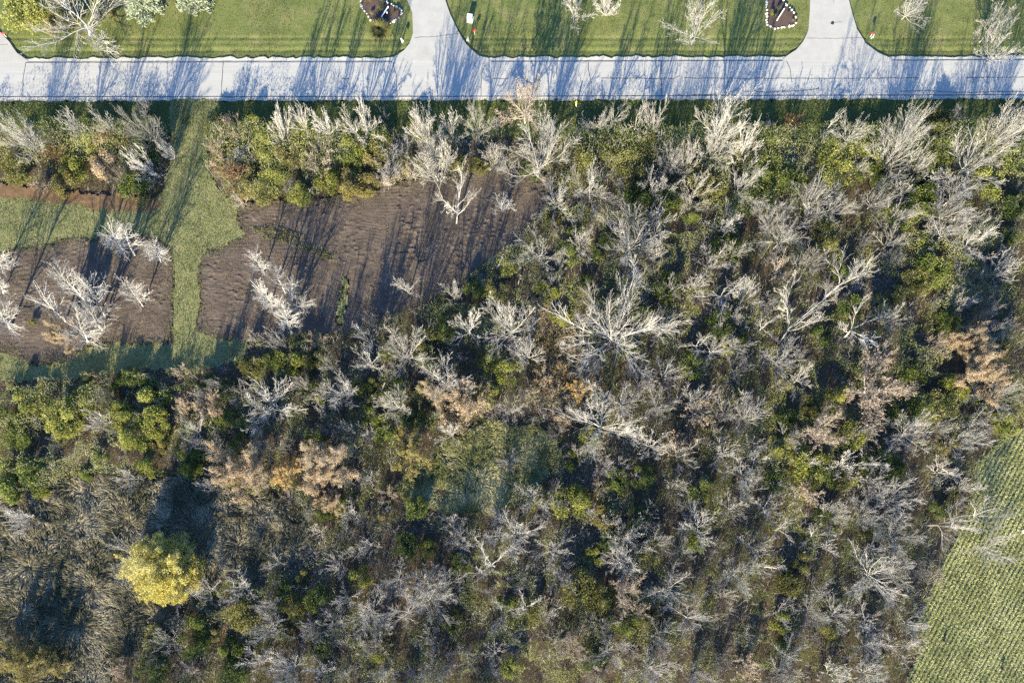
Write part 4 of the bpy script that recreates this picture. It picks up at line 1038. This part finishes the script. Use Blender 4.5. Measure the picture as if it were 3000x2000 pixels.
# ------------------------------------------------------------------ spruces
def make_spruce(seed, H=9.0, R=2.6):
    r = np.random.default_rng(seed)
    trunk = poly_line(r, (0, 0, -0.2), (0, 0, 1), H + 0.2, 8, 0.01, 0.0)
    V, F = tubes([(trunk[None], np.linspace(0.2, 0.03, 8)[None], 7)])
    tm = mesh_np('trunk', V, F, smooth=True)
    tiers = []
    lv = 17
    for i in range(lv):
        z = 0.35 + (H - 0.5) * (i / (lv - 1)) ** 1.05
        rad = R * (1 - (z / H) ** 1.1) + 0.15
        nb = max(5, int(15 - 10 * z / H))
        C, U, W, st = [], [], [], []
        for j in range(nb):
            az = j * 2 * PI / nb + r.uniform(0, 0.5) + i
            rr = rad * r.uniform(0.8, 1.12)
            d = np.array([math.cos(az), math.sin(az), -0.22 + 0.4 * z / H])
            ln = poly_line(r, (0, 0, z + 0.15), d, rr, 6, 0.05, 0.03)
            st.append((ln, np.linspace(0.035, 0.008, 6)))
            for q in range(int(26 + 30 * rr)):
                t = r.uniform(0.18, 1.0) ** 0.8
                f = t * 5; a = min(int(f), 4); p_ = ln[a] + (ln[a + 1] - ln[a]) * (f - a)
                sidev = np.array([-d[1], d[0], 0]) * r.normal(0, 0.30) * (1.15 - t * 0.8) * min(1.4, rr)
                C.append(p_ + sidev + np.array([0, 0, r.normal(0, 0.05)]))
                dd = unit(d * 0.9 + np.array([-d[1], d[0], 0]) * r.normal(0, 0.6) + np.array([0, 0, r.normal(0.15, 0.3)]))
                U.append(dd * r.uniform(0.10, 0.2)); W.append(unit(np.cross(dd, r.normal(0, 1, 3))) * r.uniform(0.035, 0.06))
        C, U, W = map(np.array, (C, U, W)); n = len(C)
        V = np.stack([C - U, C - W, C + U, C + W], 1).reshape(-1, 3)
        tn = np.clip(r.normal(0.55, 0.2, n), 0, 1)
        Vs, Fs = tubes(pack(st, 3, 0.008))
        tiers.append((mesh_np('branch_tier', V, np.arange(n * 4).reshape(n, 4), tint=tn), mesh_np('branch_wood', Vs, Fs)))
    return tm, tiers
sp = make_spruce(281)
for px, py, s_, lb in ((426, 20, 1.3, 'pale blue spruce nearest the broad bare lawn tree'), (574, -8, 1.3, 'pale blue spruce cut by the top edge, further from the bare tree')):
    t = empty('blue_spruce')
    t.location = (gx(px), gy(py), -0.1); t.scale = (s_, s_, s_); t.rotation_euler = (0, 0, px)
    ob('trunk', sp[0], M['bark_brown'], t, True)
    for a, b in sp[1]:
        k = ob('branch_tier', a, M['spruce'], t, True); ob('branch_wood', b, M['bark_brown'], k, True)
    tag(t, lb, 'spruce', 'blue spruces on the lawn')

# ------------------------------------------------------------------ garden beds with stone borders
def stone_mesh(seed):
    r = random.Random(seed)
    bm = bmesh.new(); bmesh.ops.create_icosphere(bm, subdivisions=1, radius=0.5)
    for v in bm.verts:
        v.co *= r.uniform(0.75, 1.15); v.co.z *= 0.75
    me = bpy.data.meshes.new('stone'); bm.to_mesh(me); bm.free(); me.materials.append(M['stone'])
    return me
STONES = [stone_mesh(i) for i in range(5)]
def garden_bed(label, outline, stones_on):
    t = empty('garden_bed'); w = poly_w(outline); c = w.mean(0); t.location = (c[0], c[1], 0)
    tag(t, label, 'garden bed', 'stone-edged garden beds')
    bm = bmesh.new()
    vs = [bm.verts.new((p[0] - c[0], p[1] - c[1], 0.06)) for p in w]; f = bm.faces.new(vs)
    r = bmesh.ops.extrude_face_region(bm, geom=[f])
    for v in r['geom']:
        if isinstance(v, bmesh.types.BMVert): v.co.z = -0.25
    cen = bmesh.ops.poke(bm, faces=[max(bm.faces, key=lambda q: q.calc_center_median().z)])
    for v in cen['verts']: v.co.z += 0.12
    bmesh.ops.recalc_face_normals(bm, faces=bm.faces[:])
    me = bpy.data.meshes.new('mulch'); bm.to_mesh(me); bm.free()
    ob('mulch', me, M['mulch'], t)
    path = poly_w(stones_on)
    rs = random.Random(int(c[0] * 10))
    for i in range(len(path) - 1):
        a, b = path[i], path[i + 1]; L = math.hypot(*(b - a)); n = max(1, round(L / 0.46))
        for k in range(n):
            if rs.random() < 0.1: continue
            p_ = a + (b - a) * (k + rs.uniform(0.25, 0.75)) / n
            o = ob('stone', STONES[rs.randrange(5)], None, t)
            o.location = (p_[0] - c[0] + rs.gauss(0, 0.04), p_[1] - c[1] + rs.gauss(0, 0.04), 0.08)
            sz = rs.uniform(0.24, 0.6); o.scale = (sz * rs.uniform(0.9, 1.3), sz, sz * rs.uniform(0.7, 1.0)); o.rotation_euler = (rs.gauss(0, .2), rs.gauss(0, .2), rs.uniform(0, 6.28))
    return t
z1 = lambda a, b: (1040 + a / 11.76, b / 11.76)
l1 = [z1(*q) for q in ((240, -420), (200, 60), (215, 200), (240, 280), (300, 350), (360, 430), (440, 530), (510, 650), (560, 740), (760, 830), (1000, 850), (1260, 800), (1400, 710), (1470, 640), (1570, 580), (1615, 480), (1590, 330), (1490, 270), (1400, 230), (1200, 130), (1060, 60), (900, 10), (820, -60), (760, -420))]
garden_bed('dark mulch bed with stone edging left of the middle driveway', l1, l1 + l1[:1])
z2 = lambda a, b: (2230 + a / 15.68, b / 15.68)
l2 = [z2(*q) for q in ((330, -500), (270, 60), (230, 250), (240, 380), (270, 560), (270, 700), (260, 860), (250, 1000), (240, 1140), (390, 1210), (560, 1330), (720, 1310), (890, 1290), (1120, 1260), (1380, 1220), (1560, 1130), (1620, 1040), (1610, 850), (1560, 700), (1500, 560), (1370, 430), (1230, 320), (1130, 200), (1060, 120), (900, -500))]
garden_bed('rounded mulch bed edged with white stones by the right driveway', l2, l2 + l2[:1])

def place_bush(px, py, R, h, mat, label, cat='bush', name='garden_shrub', var=None, z=0.05):
    v = var or BUSH[rnd.randrange(len(BUSH))]
    t = empty(name); t.location = (gx(px), gy(py), z)
    t.scale = (R / v['R'], R / v['R'], h / v['H']); t.rotation_euler = (0, 0, rnd.uniform(0, 6))
    ob('foliage', v['foliage'], mat, t, True); ob('stems', v['stems'], M['bark_dull'], t, True)
    tag(t, label, cat, 'plants of the garden beds')
BOX = make_bush(291, n=2600, lumps=3, size=0.06, flatness=0.9)
place_bush(2260, 42, 0.62, 0.9, M['ygreen'], 'largest clipped yellow-green ball shrub in the right bed', var=BOX)
place_bush(2281, 31, 0.5, 0.8, M['green'], 'green ball shrub behind the largest one in the right bed', var=BOX)
place_bush(2268, 53, 0.42, 0.6, M['green'], 'small green shrub below the largest ball in the right bed', var=BOX)
place_bush(2322, 62, 0.4, 0.4, M['yellow'], 'low yellow plant by the right stones of the right bed', var=BOX)
place_bush(2310, 40, 0.28, 0.35, M['olive'], 'tiny olive plant in the middle of the right bed', var=BOX)
place_bush(1116, 30, 0.7, 1.2, M['dark'], 'dark round shrub in the middle of the left bed', var=BOX)
place_bush(1120, 12, 0.6, 1.1, M['dark'], 'dark green shrub behind the round one in the left bed', var=BOX)
place_bush(1090, 46, 0.45, 0.7, M['ygreen'], 'small bright green shrub at the lower left stones of the left bed', var=BOX)
place_bush(1082, 6, 0.8, 0.4, M['yellow'], 'low yellow plant row at the top of the left bed', var=BOX)
place_bush(1161, 36, 0.6, 0.45, M['brown'], 'withered brown plant at the right end of the left bed', var=BOX)

# the fountain-like ornamental grass below the left bed
def grass_clump(px, py, R, h, n, mat, label):
    t = empty('ornamental_grass'); t.location = (gx(px), gy(py), -0.1)
    r = np.random.default_rng(int(px))
    a = r.uniform(0, 2 * PI, n); e = r.uniform(0.15, 1.1, n)
    L = R * r.uniform(0.7, 1.25, n)
    d = np.c_[np.cos(a) * np.sin(e), np.sin(a) * np.sin(e), np.cos(e)]
    b = np.c_[np.cos(a), np.sin(a), np.zeros(n)]
    A = [b * 0.12, b * 0.12 + d * (L * 0.6)[:, None], b * 0.12 + d * (L * 0.95)[:, None] + b * (L * 0.25)[:, None] - np.c_[np.zeros((n, 2)), L * 0.12]]
    A = np.stack(A, 1) * np.array([1, 1, h / R])
    s = np.c_[-np.sin(a), np.cos(a), np.zeros(n)]
    w = np.array([0.02, 0.03, 0.006])[None, :, None]
    V = np.stack([A - s[:, None] * w, A + s[:, None] * w], 2).reshape(-1, 3)
    F = (np.arange(n) * 6)[:, None, None] + np.array([[0, 1, 3, 2], [2, 3, 5, 4]])[None]
    k = int(n * 0.8)
    ob('blades', mesh_np('blades', V[:k * 6], F[:k].reshape(-1, 4), tint=np.repeat(np.clip(r.normal(.5, .2, k), 0, 1), 2)), mat, t)
    ob('crown_tuft', mesh_np('crown_tuft', V[k * 6:], (F[k:] - k * 6).reshape(-1, 4), tint=np.repeat(np.clip(r.normal(.8, .2, n - k), 0, 1), 2)), M['yellow'], t)
    tag(t, label, 'grass clump', 'plants of the garden beds')
grass_clump(1113, 92, 1.55, 1.5, 1500, M['olive'], 'fountain-shaped olive ornamental grass below the left bed')

# ------------------------------------------------------------------ small man-made things
def box_bm(bm, c, s, rz=0.0, bev=0.0):
    r = bmesh.ops.create_cube(bm, size=1.0)
    bmesh.ops.scale(bm, vec=s, verts=r['verts'])
    if bev: bmesh.ops.bevel(bm, geom=[e for e in bm.edges if all(v in r['verts'] for v in e.verts)], offset=bev, segments=2, affect='EDGES')
    vs = r['verts'] if not bev else bm.verts[:]
    bmesh.ops.rotate(bm, cent=(0, 0, 0), matrix=Matrix.Rotation(rz, 3, 'Z'), verts=vs)
    bmesh.ops.translate(bm, vec=c, verts=vs)
def part_box(name, c, s, mat, parent, rz=0.0, bev=0.0):
    bm = bmesh.new(); box_bm(bm, c, s, rz, bev)
    me = bpy.data.meshes.new(name); bm.to_mesh(me); bm.free()
    return ob(name, me, mat, parent)
def part_cyl(name, p0, p1, r0, r1, mat, parent, s=10):
    bm = bmesh.new()
    d = Vector(p1) - Vector(p0)
    mtx = Matrix.Translation((Vector(p0) + Vector(p1)) / 2) @ d.to_track_quat('Z', 'Y').to_matrix().to_4x4()
    bmesh.ops.create_cone(bm, cap_ends=True, segments=s, radius1=r0, radius2=r1, depth=d.length, matrix=mtx)
    me = bpy.data.meshes.new(name); bm.to_mesh(me); bm.free()
    return ob(name, me, mat, parent)
def root(name, px, py, z, rz, label, cat, group=None):
    t = empty(name); t.location = (gx(px), gy(py), z); t.rotation_euler = (0, 0, rz)
    return tag(t, label, cat, group)

for px, py, rz, lb in ((1130, 42, 1.0, 'short white-topped fence standing across the left garden bed'), (2285, 48, 1.0, 'short white-topped fence standing across the right garden bed')):
    t = root('garden_fence', px, py, 0.1, rz, lb, 'fence', 'short fences in the garden beds')
    part_box('board', (0, 0, 0.24), (2.0, 0.06, 0.5), M['dark_wood'], t)
    part_box('cap_rail', (0, 0, 0.52), (2.15, 0.15, 0.05), M['white_paint'], t)
    for sx in (-1, 1): part_box('post', (sx * 0.98, 0, 0.27), (0.1, 0.1, 0.6), M['white_paint'], t)
t = root('garden_lamp', 1135.5, 44, 0.1, 0, 'small white globe lamp in the left garden bed', 'lamp')
part_cyl('stake', (0, 0, 0), (0, 0, 0.4), 0.03, 0.03, M['grey_metal'], t)
bm = bmesh.new(); bmesh.ops.create_uvsphere(bm, u_segments=12, v_segments=8, radius=0.13); bmesh.ops.translate(bm, vec=(0, 0, 0.46), verts=bm.verts)
me = bpy.data.meshes.new('globe'); bm.to_mesh(me); bm.free(); ob('globe', me, M['white_paint'], t)

def utility_box(px, py, lb, w=0.85):
    t = root('utility_box', px, py, -0.12, -0.12, lb, 'utility box', 'white utility boxes')
    part_box('pad', (0, 0, 0.06), (w + 0.3, w + 0.25, 0.14), M['grey_metal'], t)
    part_box('cabinet', (0, 0, 0.5), (w, w * 0.8, 0.78), M['white_paint'], t, bev=0.03)
    part_box('lid', (0, 0, 0.92), (w + 0.06, w * 0.8 + 0.06, 0.06), M['white_paint'], t, bev=0.015)
    part_box('latch', (0, -w * 0.4 - 0.02, 0.5), (0.1, 0.03, 0.16), M['grey_metal'], t)
utility_box(1377, 57, 'white utility box on the lawn right of the middle driveway')
utility_box(2999, 1556, 'white utility box at the right edge of the crop field', 0.7)

for px, py, lb in ((19, 109, 'red marker post on the lawn by the left corner driveway'), (1391, 101, 'red marker post below the white utility box'), (2550, 108, 'red marker post on the lawn right of the right driveway')):
    t = root('marker_post', px, py, -0.12, 0.3, lb, 'marker post', 'red marker posts along the road')
    part_box('post', (0, 0, 0.55), (0.07, 0.05, 1.1), M['grey_metal'], t)
    part_box('sign_plate', (0, -0.045, 1.02), (0.46, 0.03, 0.34), M['red_paint'], t, bev=0.01)
    part_box('sign_back', (0, 0.045, 1.02), (0.46, 0.03, 0.34), M['red_paint'], t, bev=0.01)
def mailbox(px, py, rz, mat, lb):
    t = root('mailbox', px, py, -0.1, rz, lb, 'mailbox', 'mailboxes by the driveways')
    part_box('post', (0, 0.1, 0.5), (0.1, 0.1, 1.1), mat, t)
    part_box('arm', (0, -0.15, 0.98), (0.09, 0.75, 0.09), mat, t)
    bm = bmesh.new(); box_bm(bm, (0, -0.25, 1.12), (0.2, 0.52, 0.14))
    bmesh.ops.create_cone(bm, cap_ends=True, segments=16, radius1=0.1, radius2=0.1, depth=0.519, matrix=Matrix.Translation((0, -0.25, 1.185)) @ Matrix.Rotation(PI / 2, 4, 'X'))
    me = bpy.data.meshes.new('box'); bm.to_mesh(me); bm.free(); ob('box', me, mat, t)
    part_box('flag', (0.115, -0.3, 1.25), (0.012, 0.05, 0.2), M['red_paint'], t)
mailbox(1179, 126, 0.6, M['white_paint'], 'white mailbox on the lawn left of the middle driveway')
mailbox(1373, 122, -0.3, M['grey_metal'], 'grey mailbox on the lawn right of the middle driveway')
mailbox(2552, 114, -0.4, M['grey_metal'], 'grey mailbox beside the red marker right of the right driveway')
t = root('warning_post', 1688, 312, 0.0, 0.2, 'white post with a yellow cap on the verge below the road', 'post')
part_cyl('post', (0, 0, -0.1), (0, 0, 0.85), 0.09, 0.09, M['white_paint'], t, 12)
part_cyl('cap', (0, 0, 0.85), (0, 0, 1.42), 0.12, 0.12, M['yellow_paint'], t, 12)
part_cyl('dome', (0, 0, 1.42), (0, 0, 1.52), 0.12, 0.04, M['yellow_paint'], t, 12)
t = root('drain_cover', 2438.5, 69, 0.06, 0.2, 'dark round drain cover on the right driveway', 'drain cover')
part_cyl('rim', (0, 0, 0), (0, 0, 0.03), 0.27, 0.27, M['black_metal'], t, 20)
for k in range(4): part_box('bar', (-0.15 + k * 0.1, 0, 0.04), (0.045, 0.42 - 0.5 * abs(-0.15 + k * 0.1), 0.02), M['black_metal'], t)
for px, py, lb in ((2762, 1876, 'dark post in the crop field nearer the woods'), (2931, 1958, 'dark post in the crop field nearer the bottom right corner')):
    t = root('field_post', px, py, 0.0, 0.3, lb, 'post', 'dark posts in the crop field')
    part_cyl('post', (0, 0, -0.1), (0, 0, 0.95), 0.2, 0.17, M['dark_wood'], t, 12)
    part_cyl('collar', (0, 0, 0.0), (0, 0, 0.14), 0.3, 0.24, M['pale_wood'], t, 12)

# fallen logs and snapped trunks
def log(px, py, L, ang, r, label, up=0.1, bark='pale_wood'):
    t = empty('fallen_log'); t.location = (gx(px), gy(py), 0.9); t.rotation_euler = (0, -up, ang)
    rr = np.random.default_rng(int(px + py))
    l = poly_line(rr, (-L / 2, 0, 0), (1, 0, 0), L, 8, 0.06, 0.0)
    V, F = tubes([(l[None], (np.linspace(r, r * 0.5, 8) * rr.uniform(0.85, 1.15, 8))[None], 8)])
    ob('stem', mesh_np('stem', V, F, smooth=True), M[bark], t)
    for k in range(3):
        a = l[2 + k * 2]; d = np.array([0.4, rr.choice([-1, 1]) * rr.uniform(0.5, 1), rr.uniform(0.1, 0.7)])
        b = poly_line(rr, a, d / np.linalg.norm(d), L * rr.uniform(0.15, 0.35), 5, 0.1, 0)
        V, F = tubes([(b[None], np.linspace(r * 0.5, r * 0.2, 5)[None], 6)])
        ob('branch_stub', mesh_np('branch_stub', V, F, smooth=True), M[bark], t)
    tag(t, label, 'log', 'fallen logs in the woods')
log(1466, 775, 2.2, 1.0, 0.14, 'short pale snapped trunk at the upper edge of the woods beside the ploughed soil')
log(1523, 825, 1.6, 1.2, 0.13, 'small forked pale snag right of the short snapped trunk')
log(1124, 1138, 2.0, 1.3, 0.13, 'forked pinkish snag between dark bushes left of centre')
log(2848, 886, 2.6, 0.2, 0.13, 'pale log lying beside a small bare tree near the right edge')
log(2955, 1135, 4.0, 0.25, 0.12, 'pale straight log near the right edge above the crop field')
log(2620, 415, 3.0, 0.9, 0.12, 'pale snapped trunk among the bright bushes below the road')
log(2270, 1662, 4.2, -0.1, 0.12, 'pale log lying level in the lower right woods')
log(1290, 1840, 6.0, -1.0, 0.14, 'long grey fallen trunk in the dark gap near the bottom corner', bark='dark_wood')
log(1040, 1935, 9.0, -0.75, 0.16, 'longest grey fallen trunk near the bottom of the woods', bark='dark_wood')
log(2790, 1395, 5.0, -0.55, 0.1, 'thin grey fallen trunk at the edge of the crop field')
log(2905, 1145, 4.5, -0.75, 0.1, 'leaning grey log in the right edge thicket')

# ------------------------------------------------------------------ labels: each thing by its look and the landmark it stands by
MARKS = [(70, 420, 'in the far left thicket under the road'), (260, 370, 'in the left thicket close to the road'), (420, 420, 'in the left thicket beside the grass lane'), (180, 520, 'along the leaf-strewn path at left'),
         (390, 540, 'at the corner of the left thicket'), (660, 410, 'in the thicket just right of the grass lane'), (700, 550, 'above the first bend of the ploughed soil'), (880, 350, 'in the roadside row left of the middle driveway'),
         (860, 460, 'in the yellow thicket above the ploughed soil'), (900, 560, 'on the upper edge of the ploughed soil'), (1060, 420, 'below the middle driveway'), (1080, 530, 'on the upper soil edge below the middle driveway'),
         (1270, 350, 'in the roadside row left of the rust-leaved tree'), (1230, 460, 'between the road and the widest ploughed part'), (1540, 430, 'below the rust-leaved tree'), (1680, 360, 'in the roadside row right of the rust-leaved tree'),
         (1720, 560, 'right of the end of the ploughed soil'), (1860, 350, 'in the roadside row near the yellow-capped post'), (1850, 470, 'in the olive thicket below the yellow-capped post'), (1930, 590, 'in the dark thicket above the giant bare tree'),
         (2140, 380, 'by the roadside left of the right driveway'), (2200, 520, 'in the green thicket below the right bed'), (2460, 370, 'at the roadside under the right driveway'), (2500, 470, 'in the bright bushes under the right driveway'),
         (2420, 590, 'below the bright bushes'), (2700, 370, 'at the roadside right of the right driveway'), (2720, 500, 'in the thicket right of the bright bushes'), (2700, 600, 'in the green patch above the right clearing'),
         (2920, 400, 'in the upper right corner of the woods'), (2860, 580, 'near the right edge of the woods'), (1480, 600, 'at the tip of the ploughed soil'), (2280, 680, 'above the long leaning tree'), (2080, 560, 'in the middle of the upper right woods'),
         (60, 1200, 'at the left edge above the marsh'), (220, 1200, 'in the yellow-green thicket at left'), (300, 1110, 'on the lower edge of the left grass lane'), (420, 1220, 'at the right end of the yellow-green thicket'), (560, 1120, 'where the lower grass lane ends'),
         (580, 1240, 'above the broad tan tree'), (780, 1060, 'under the ploughed soil at its lower edge'), (780, 1180, 'around the spiky pale tree'), (740, 1300, 'between the spiky tree and the tan trees'), (960, 1080, 'below the lower right corner of the soil'),
         (970, 1200, 'above the round tan tree'), (1180, 840, 'at the lower right edge of the ploughed soil'), (1180, 980, 'below the ploughed soil left of centre'), (1120, 1140, 'left of the pale thicket in the centre'), (1180, 1270, 'above the pale yellow tree'),
         (1320, 900, 'left of the fan-shaped pale trees'), (1320, 1150, 'in the pale thicket in the centre'), (1470, 820, 'between soil tip and the fan-shaped pale trees'), (1500, 1010, 'among the fan-shaped pale trees'), (1580, 760, 'above the dry meadow'),
         (1620, 900, 'beside the dry meadow'), (1600, 1150, 'at the lower end of the dry meadow'), (1770, 740, 'above the giant bare tree'), (1740, 1180, 'below the giant bare tree'), (1900, 1120, 'lower right of the giant bare tree'), (1950, 860, 'right of the giant bare tree'),
         (1950, 1280, 'right of the central marsh'), (2100, 760, 'left of the long leaning tree'), (2100, 900, 'at the foot of the long leaning tree, left'), (2080, 1040, 'below the gnarled white tree'), (2280, 1040, 'under the long leaning tree'), (2100, 1230, 'left of the pinkish brown tree'),
         (2380, 710, 'around the top of the long leaning tree'), (2480, 980, 'right of the long leaning tree'), (2720, 760, 'in the green slope near the right clearing'), (2840, 690, 'in the pale thicket at the right clearing'), (2860, 920, 'near the right edge, below the clearing'),
         (2760, 1010, 'above the large rusty-tan tree, right'), (2700, 1130, 'right of the large rusty-tan tree'), (2400, 1170, 'left of the large rusty-tan tree'), (2600, 1280, 'below the large rusty-tan tree'), (2900, 1220, 'at the upper tip of the crop field'),
         (2300, 1320, 'below the pinkish brown tree'), (60, 1410, 'at the left edge of the marsh'), (380, 1390, 'on the upper rim of the marsh'), (560, 1380, 'left of the broad tan tree'), (900, 1480, 'right of the marsh'), (880, 1620, 'at the right rim of the marsh'),
         (620, 1720, 'right of the bright yellow tree'), (500, 1850, 'below the bright yellow tree'), (450, 1940, 'at the bottom beside the marsh'), (700, 1820, 'in the lower left woods'), (880, 1760, 'in the lower left woods, inner part'), (620, 1960, 'along the bottom, right of the marsh'),
         (880, 1950, 'along the bottom of the lower left woods'), (1080, 1430, 'left of the central marsh'), (1090, 1550, 'under the left end of the central marsh'), (1050, 1680, 'in the lower middle woods, left'), (1340, 1560, 'under the central marsh'), (1480, 1540, 'below the right end of the central marsh'),
         (1230, 1640, 'in the lower middle woods'), (1130, 1780, 'in the grey grove of the lower middle'), (1270, 1760, 'in the grey grove, right half'), (1060, 1920, 'along the bottom, left of the middle'), (1280, 1920, 'along the bottom of the middle'), (1440, 1660, 'around the white forked tree in the lower middle'),
         (1480, 1820, 'below the white forked tree'), (1620, 1440, 'right of the central marsh grass'), (1640, 1620, 'between the forked tree and the pale pair'), (1660, 1800, 'left of the pinkish tree'), (1450, 1940, 'at the bottom centre'), (1700, 1940, 'at the bottom right of centre'),
         (1820, 1430, 'above the pale pair'), (1840, 1600, 'around the pale pair'), (1960, 1700, 'right of the pale pair'), (1880, 1840, 'below the pale pair'), (1880, 1960, 'on the bottom edge under the pale pair'), (2160, 1400, 'in the dark lower right woods, upper left'), (2100, 1550, 'in the dark lower right woods, left'),
         (2180, 1700, 'in the dark lower right woods, inner left'), (2100, 1880, 'in the bottom right woods, left'), (2420, 1380, 'in the green patch of the lower right woods'), (2380, 1560, 'in the middle of the lower right woods'), (2330, 1720, 'in the lower right woods, inner part'), (2360, 1840, 'in the bottom right woods, middle'),
         (2280, 1960, 'along the bottom, right woods'), (2600, 1380, 'left of the crop field top'), (2600, 1540, 'in the white tangle left of the crop field'), (2600, 1690, 'in the lower white tangle by the crop field'), (2550, 1850, 'in the lowest woods by the crop field'), (2520, 1980, 'at the bottom edge by the crop field'),
         (2800, 1470, 'on the edge of the crop field'), (2880, 1590, 'over the crop field'), (2720, 1690, 'at the bend of the crop field'), (2690, 1880, 'at the lower bend of the crop field'), (120, 30, 'on the lawn at the upper left'), (1720, 10, 'on the lawn between the driveways'), (2047, 60, 'on the lawn left of the right bed'),
         (2676, 12, 'on the lawn right of the right driveway'), (2920, 110, 'on the lawn at the far right'), (240, 900, 'in the left tilled plot'), (380, 720, 'on the upper rim of the left tilled plot'), (10, 850, 'at the left edge in the tilled plot'), (830, 870, 'in the right ploughed plot'), (120, 960, 'low in the left tilled plot')]
ORD = ['first', 'second', 'third', 'fourth', 'fifth', 'sixth', 'seventh', 'eighth', 'ninth', 'tenth', 'eleventh', 'twelfth', 'thirteenth', 'fourteenth', 'fifteenth']
CATN = {'tree': 'tree', 'shrub': 'shrub', 'bush': 'bush'}
bins = {}
for e in THINGS:
    o, ph, cat, grp, px, py = e
    o['category'] = cat
    if grp in ('landmark', 'trees still in leaf'):
        o['label'] = ph
        o['group'] = 'trees still in leaf' if grp == 'trees still in leaf' else 'bare trees of the woods'
        continue
    o['group'] = grp
    mk = min(range(len(MARKS)), key=lambda i: (MARKS[i][0] - px) ** 2 + (MARKS[i][1] - py) ** 2)
    bins.setdefault((ph, mk), []).append((px, o))
for (ph, mk), lst in bins.items():
    lst.sort(key=lambda q: q[0])
    where = MARKS[mk][2]
    if len(lst) == 1: lst[0][1]['label'] = f'{ph} {where}'
    elif len(lst) == 2:
        lst[0][1]['label'] = f'left {ph} of two {where}'; lst[1][1]['label'] = f'right {ph} of two {where}'
    else:
        for i, (px, o) in enumerate(lst): o['label'] = f'{ORD[i]} {ph} from left {where}'
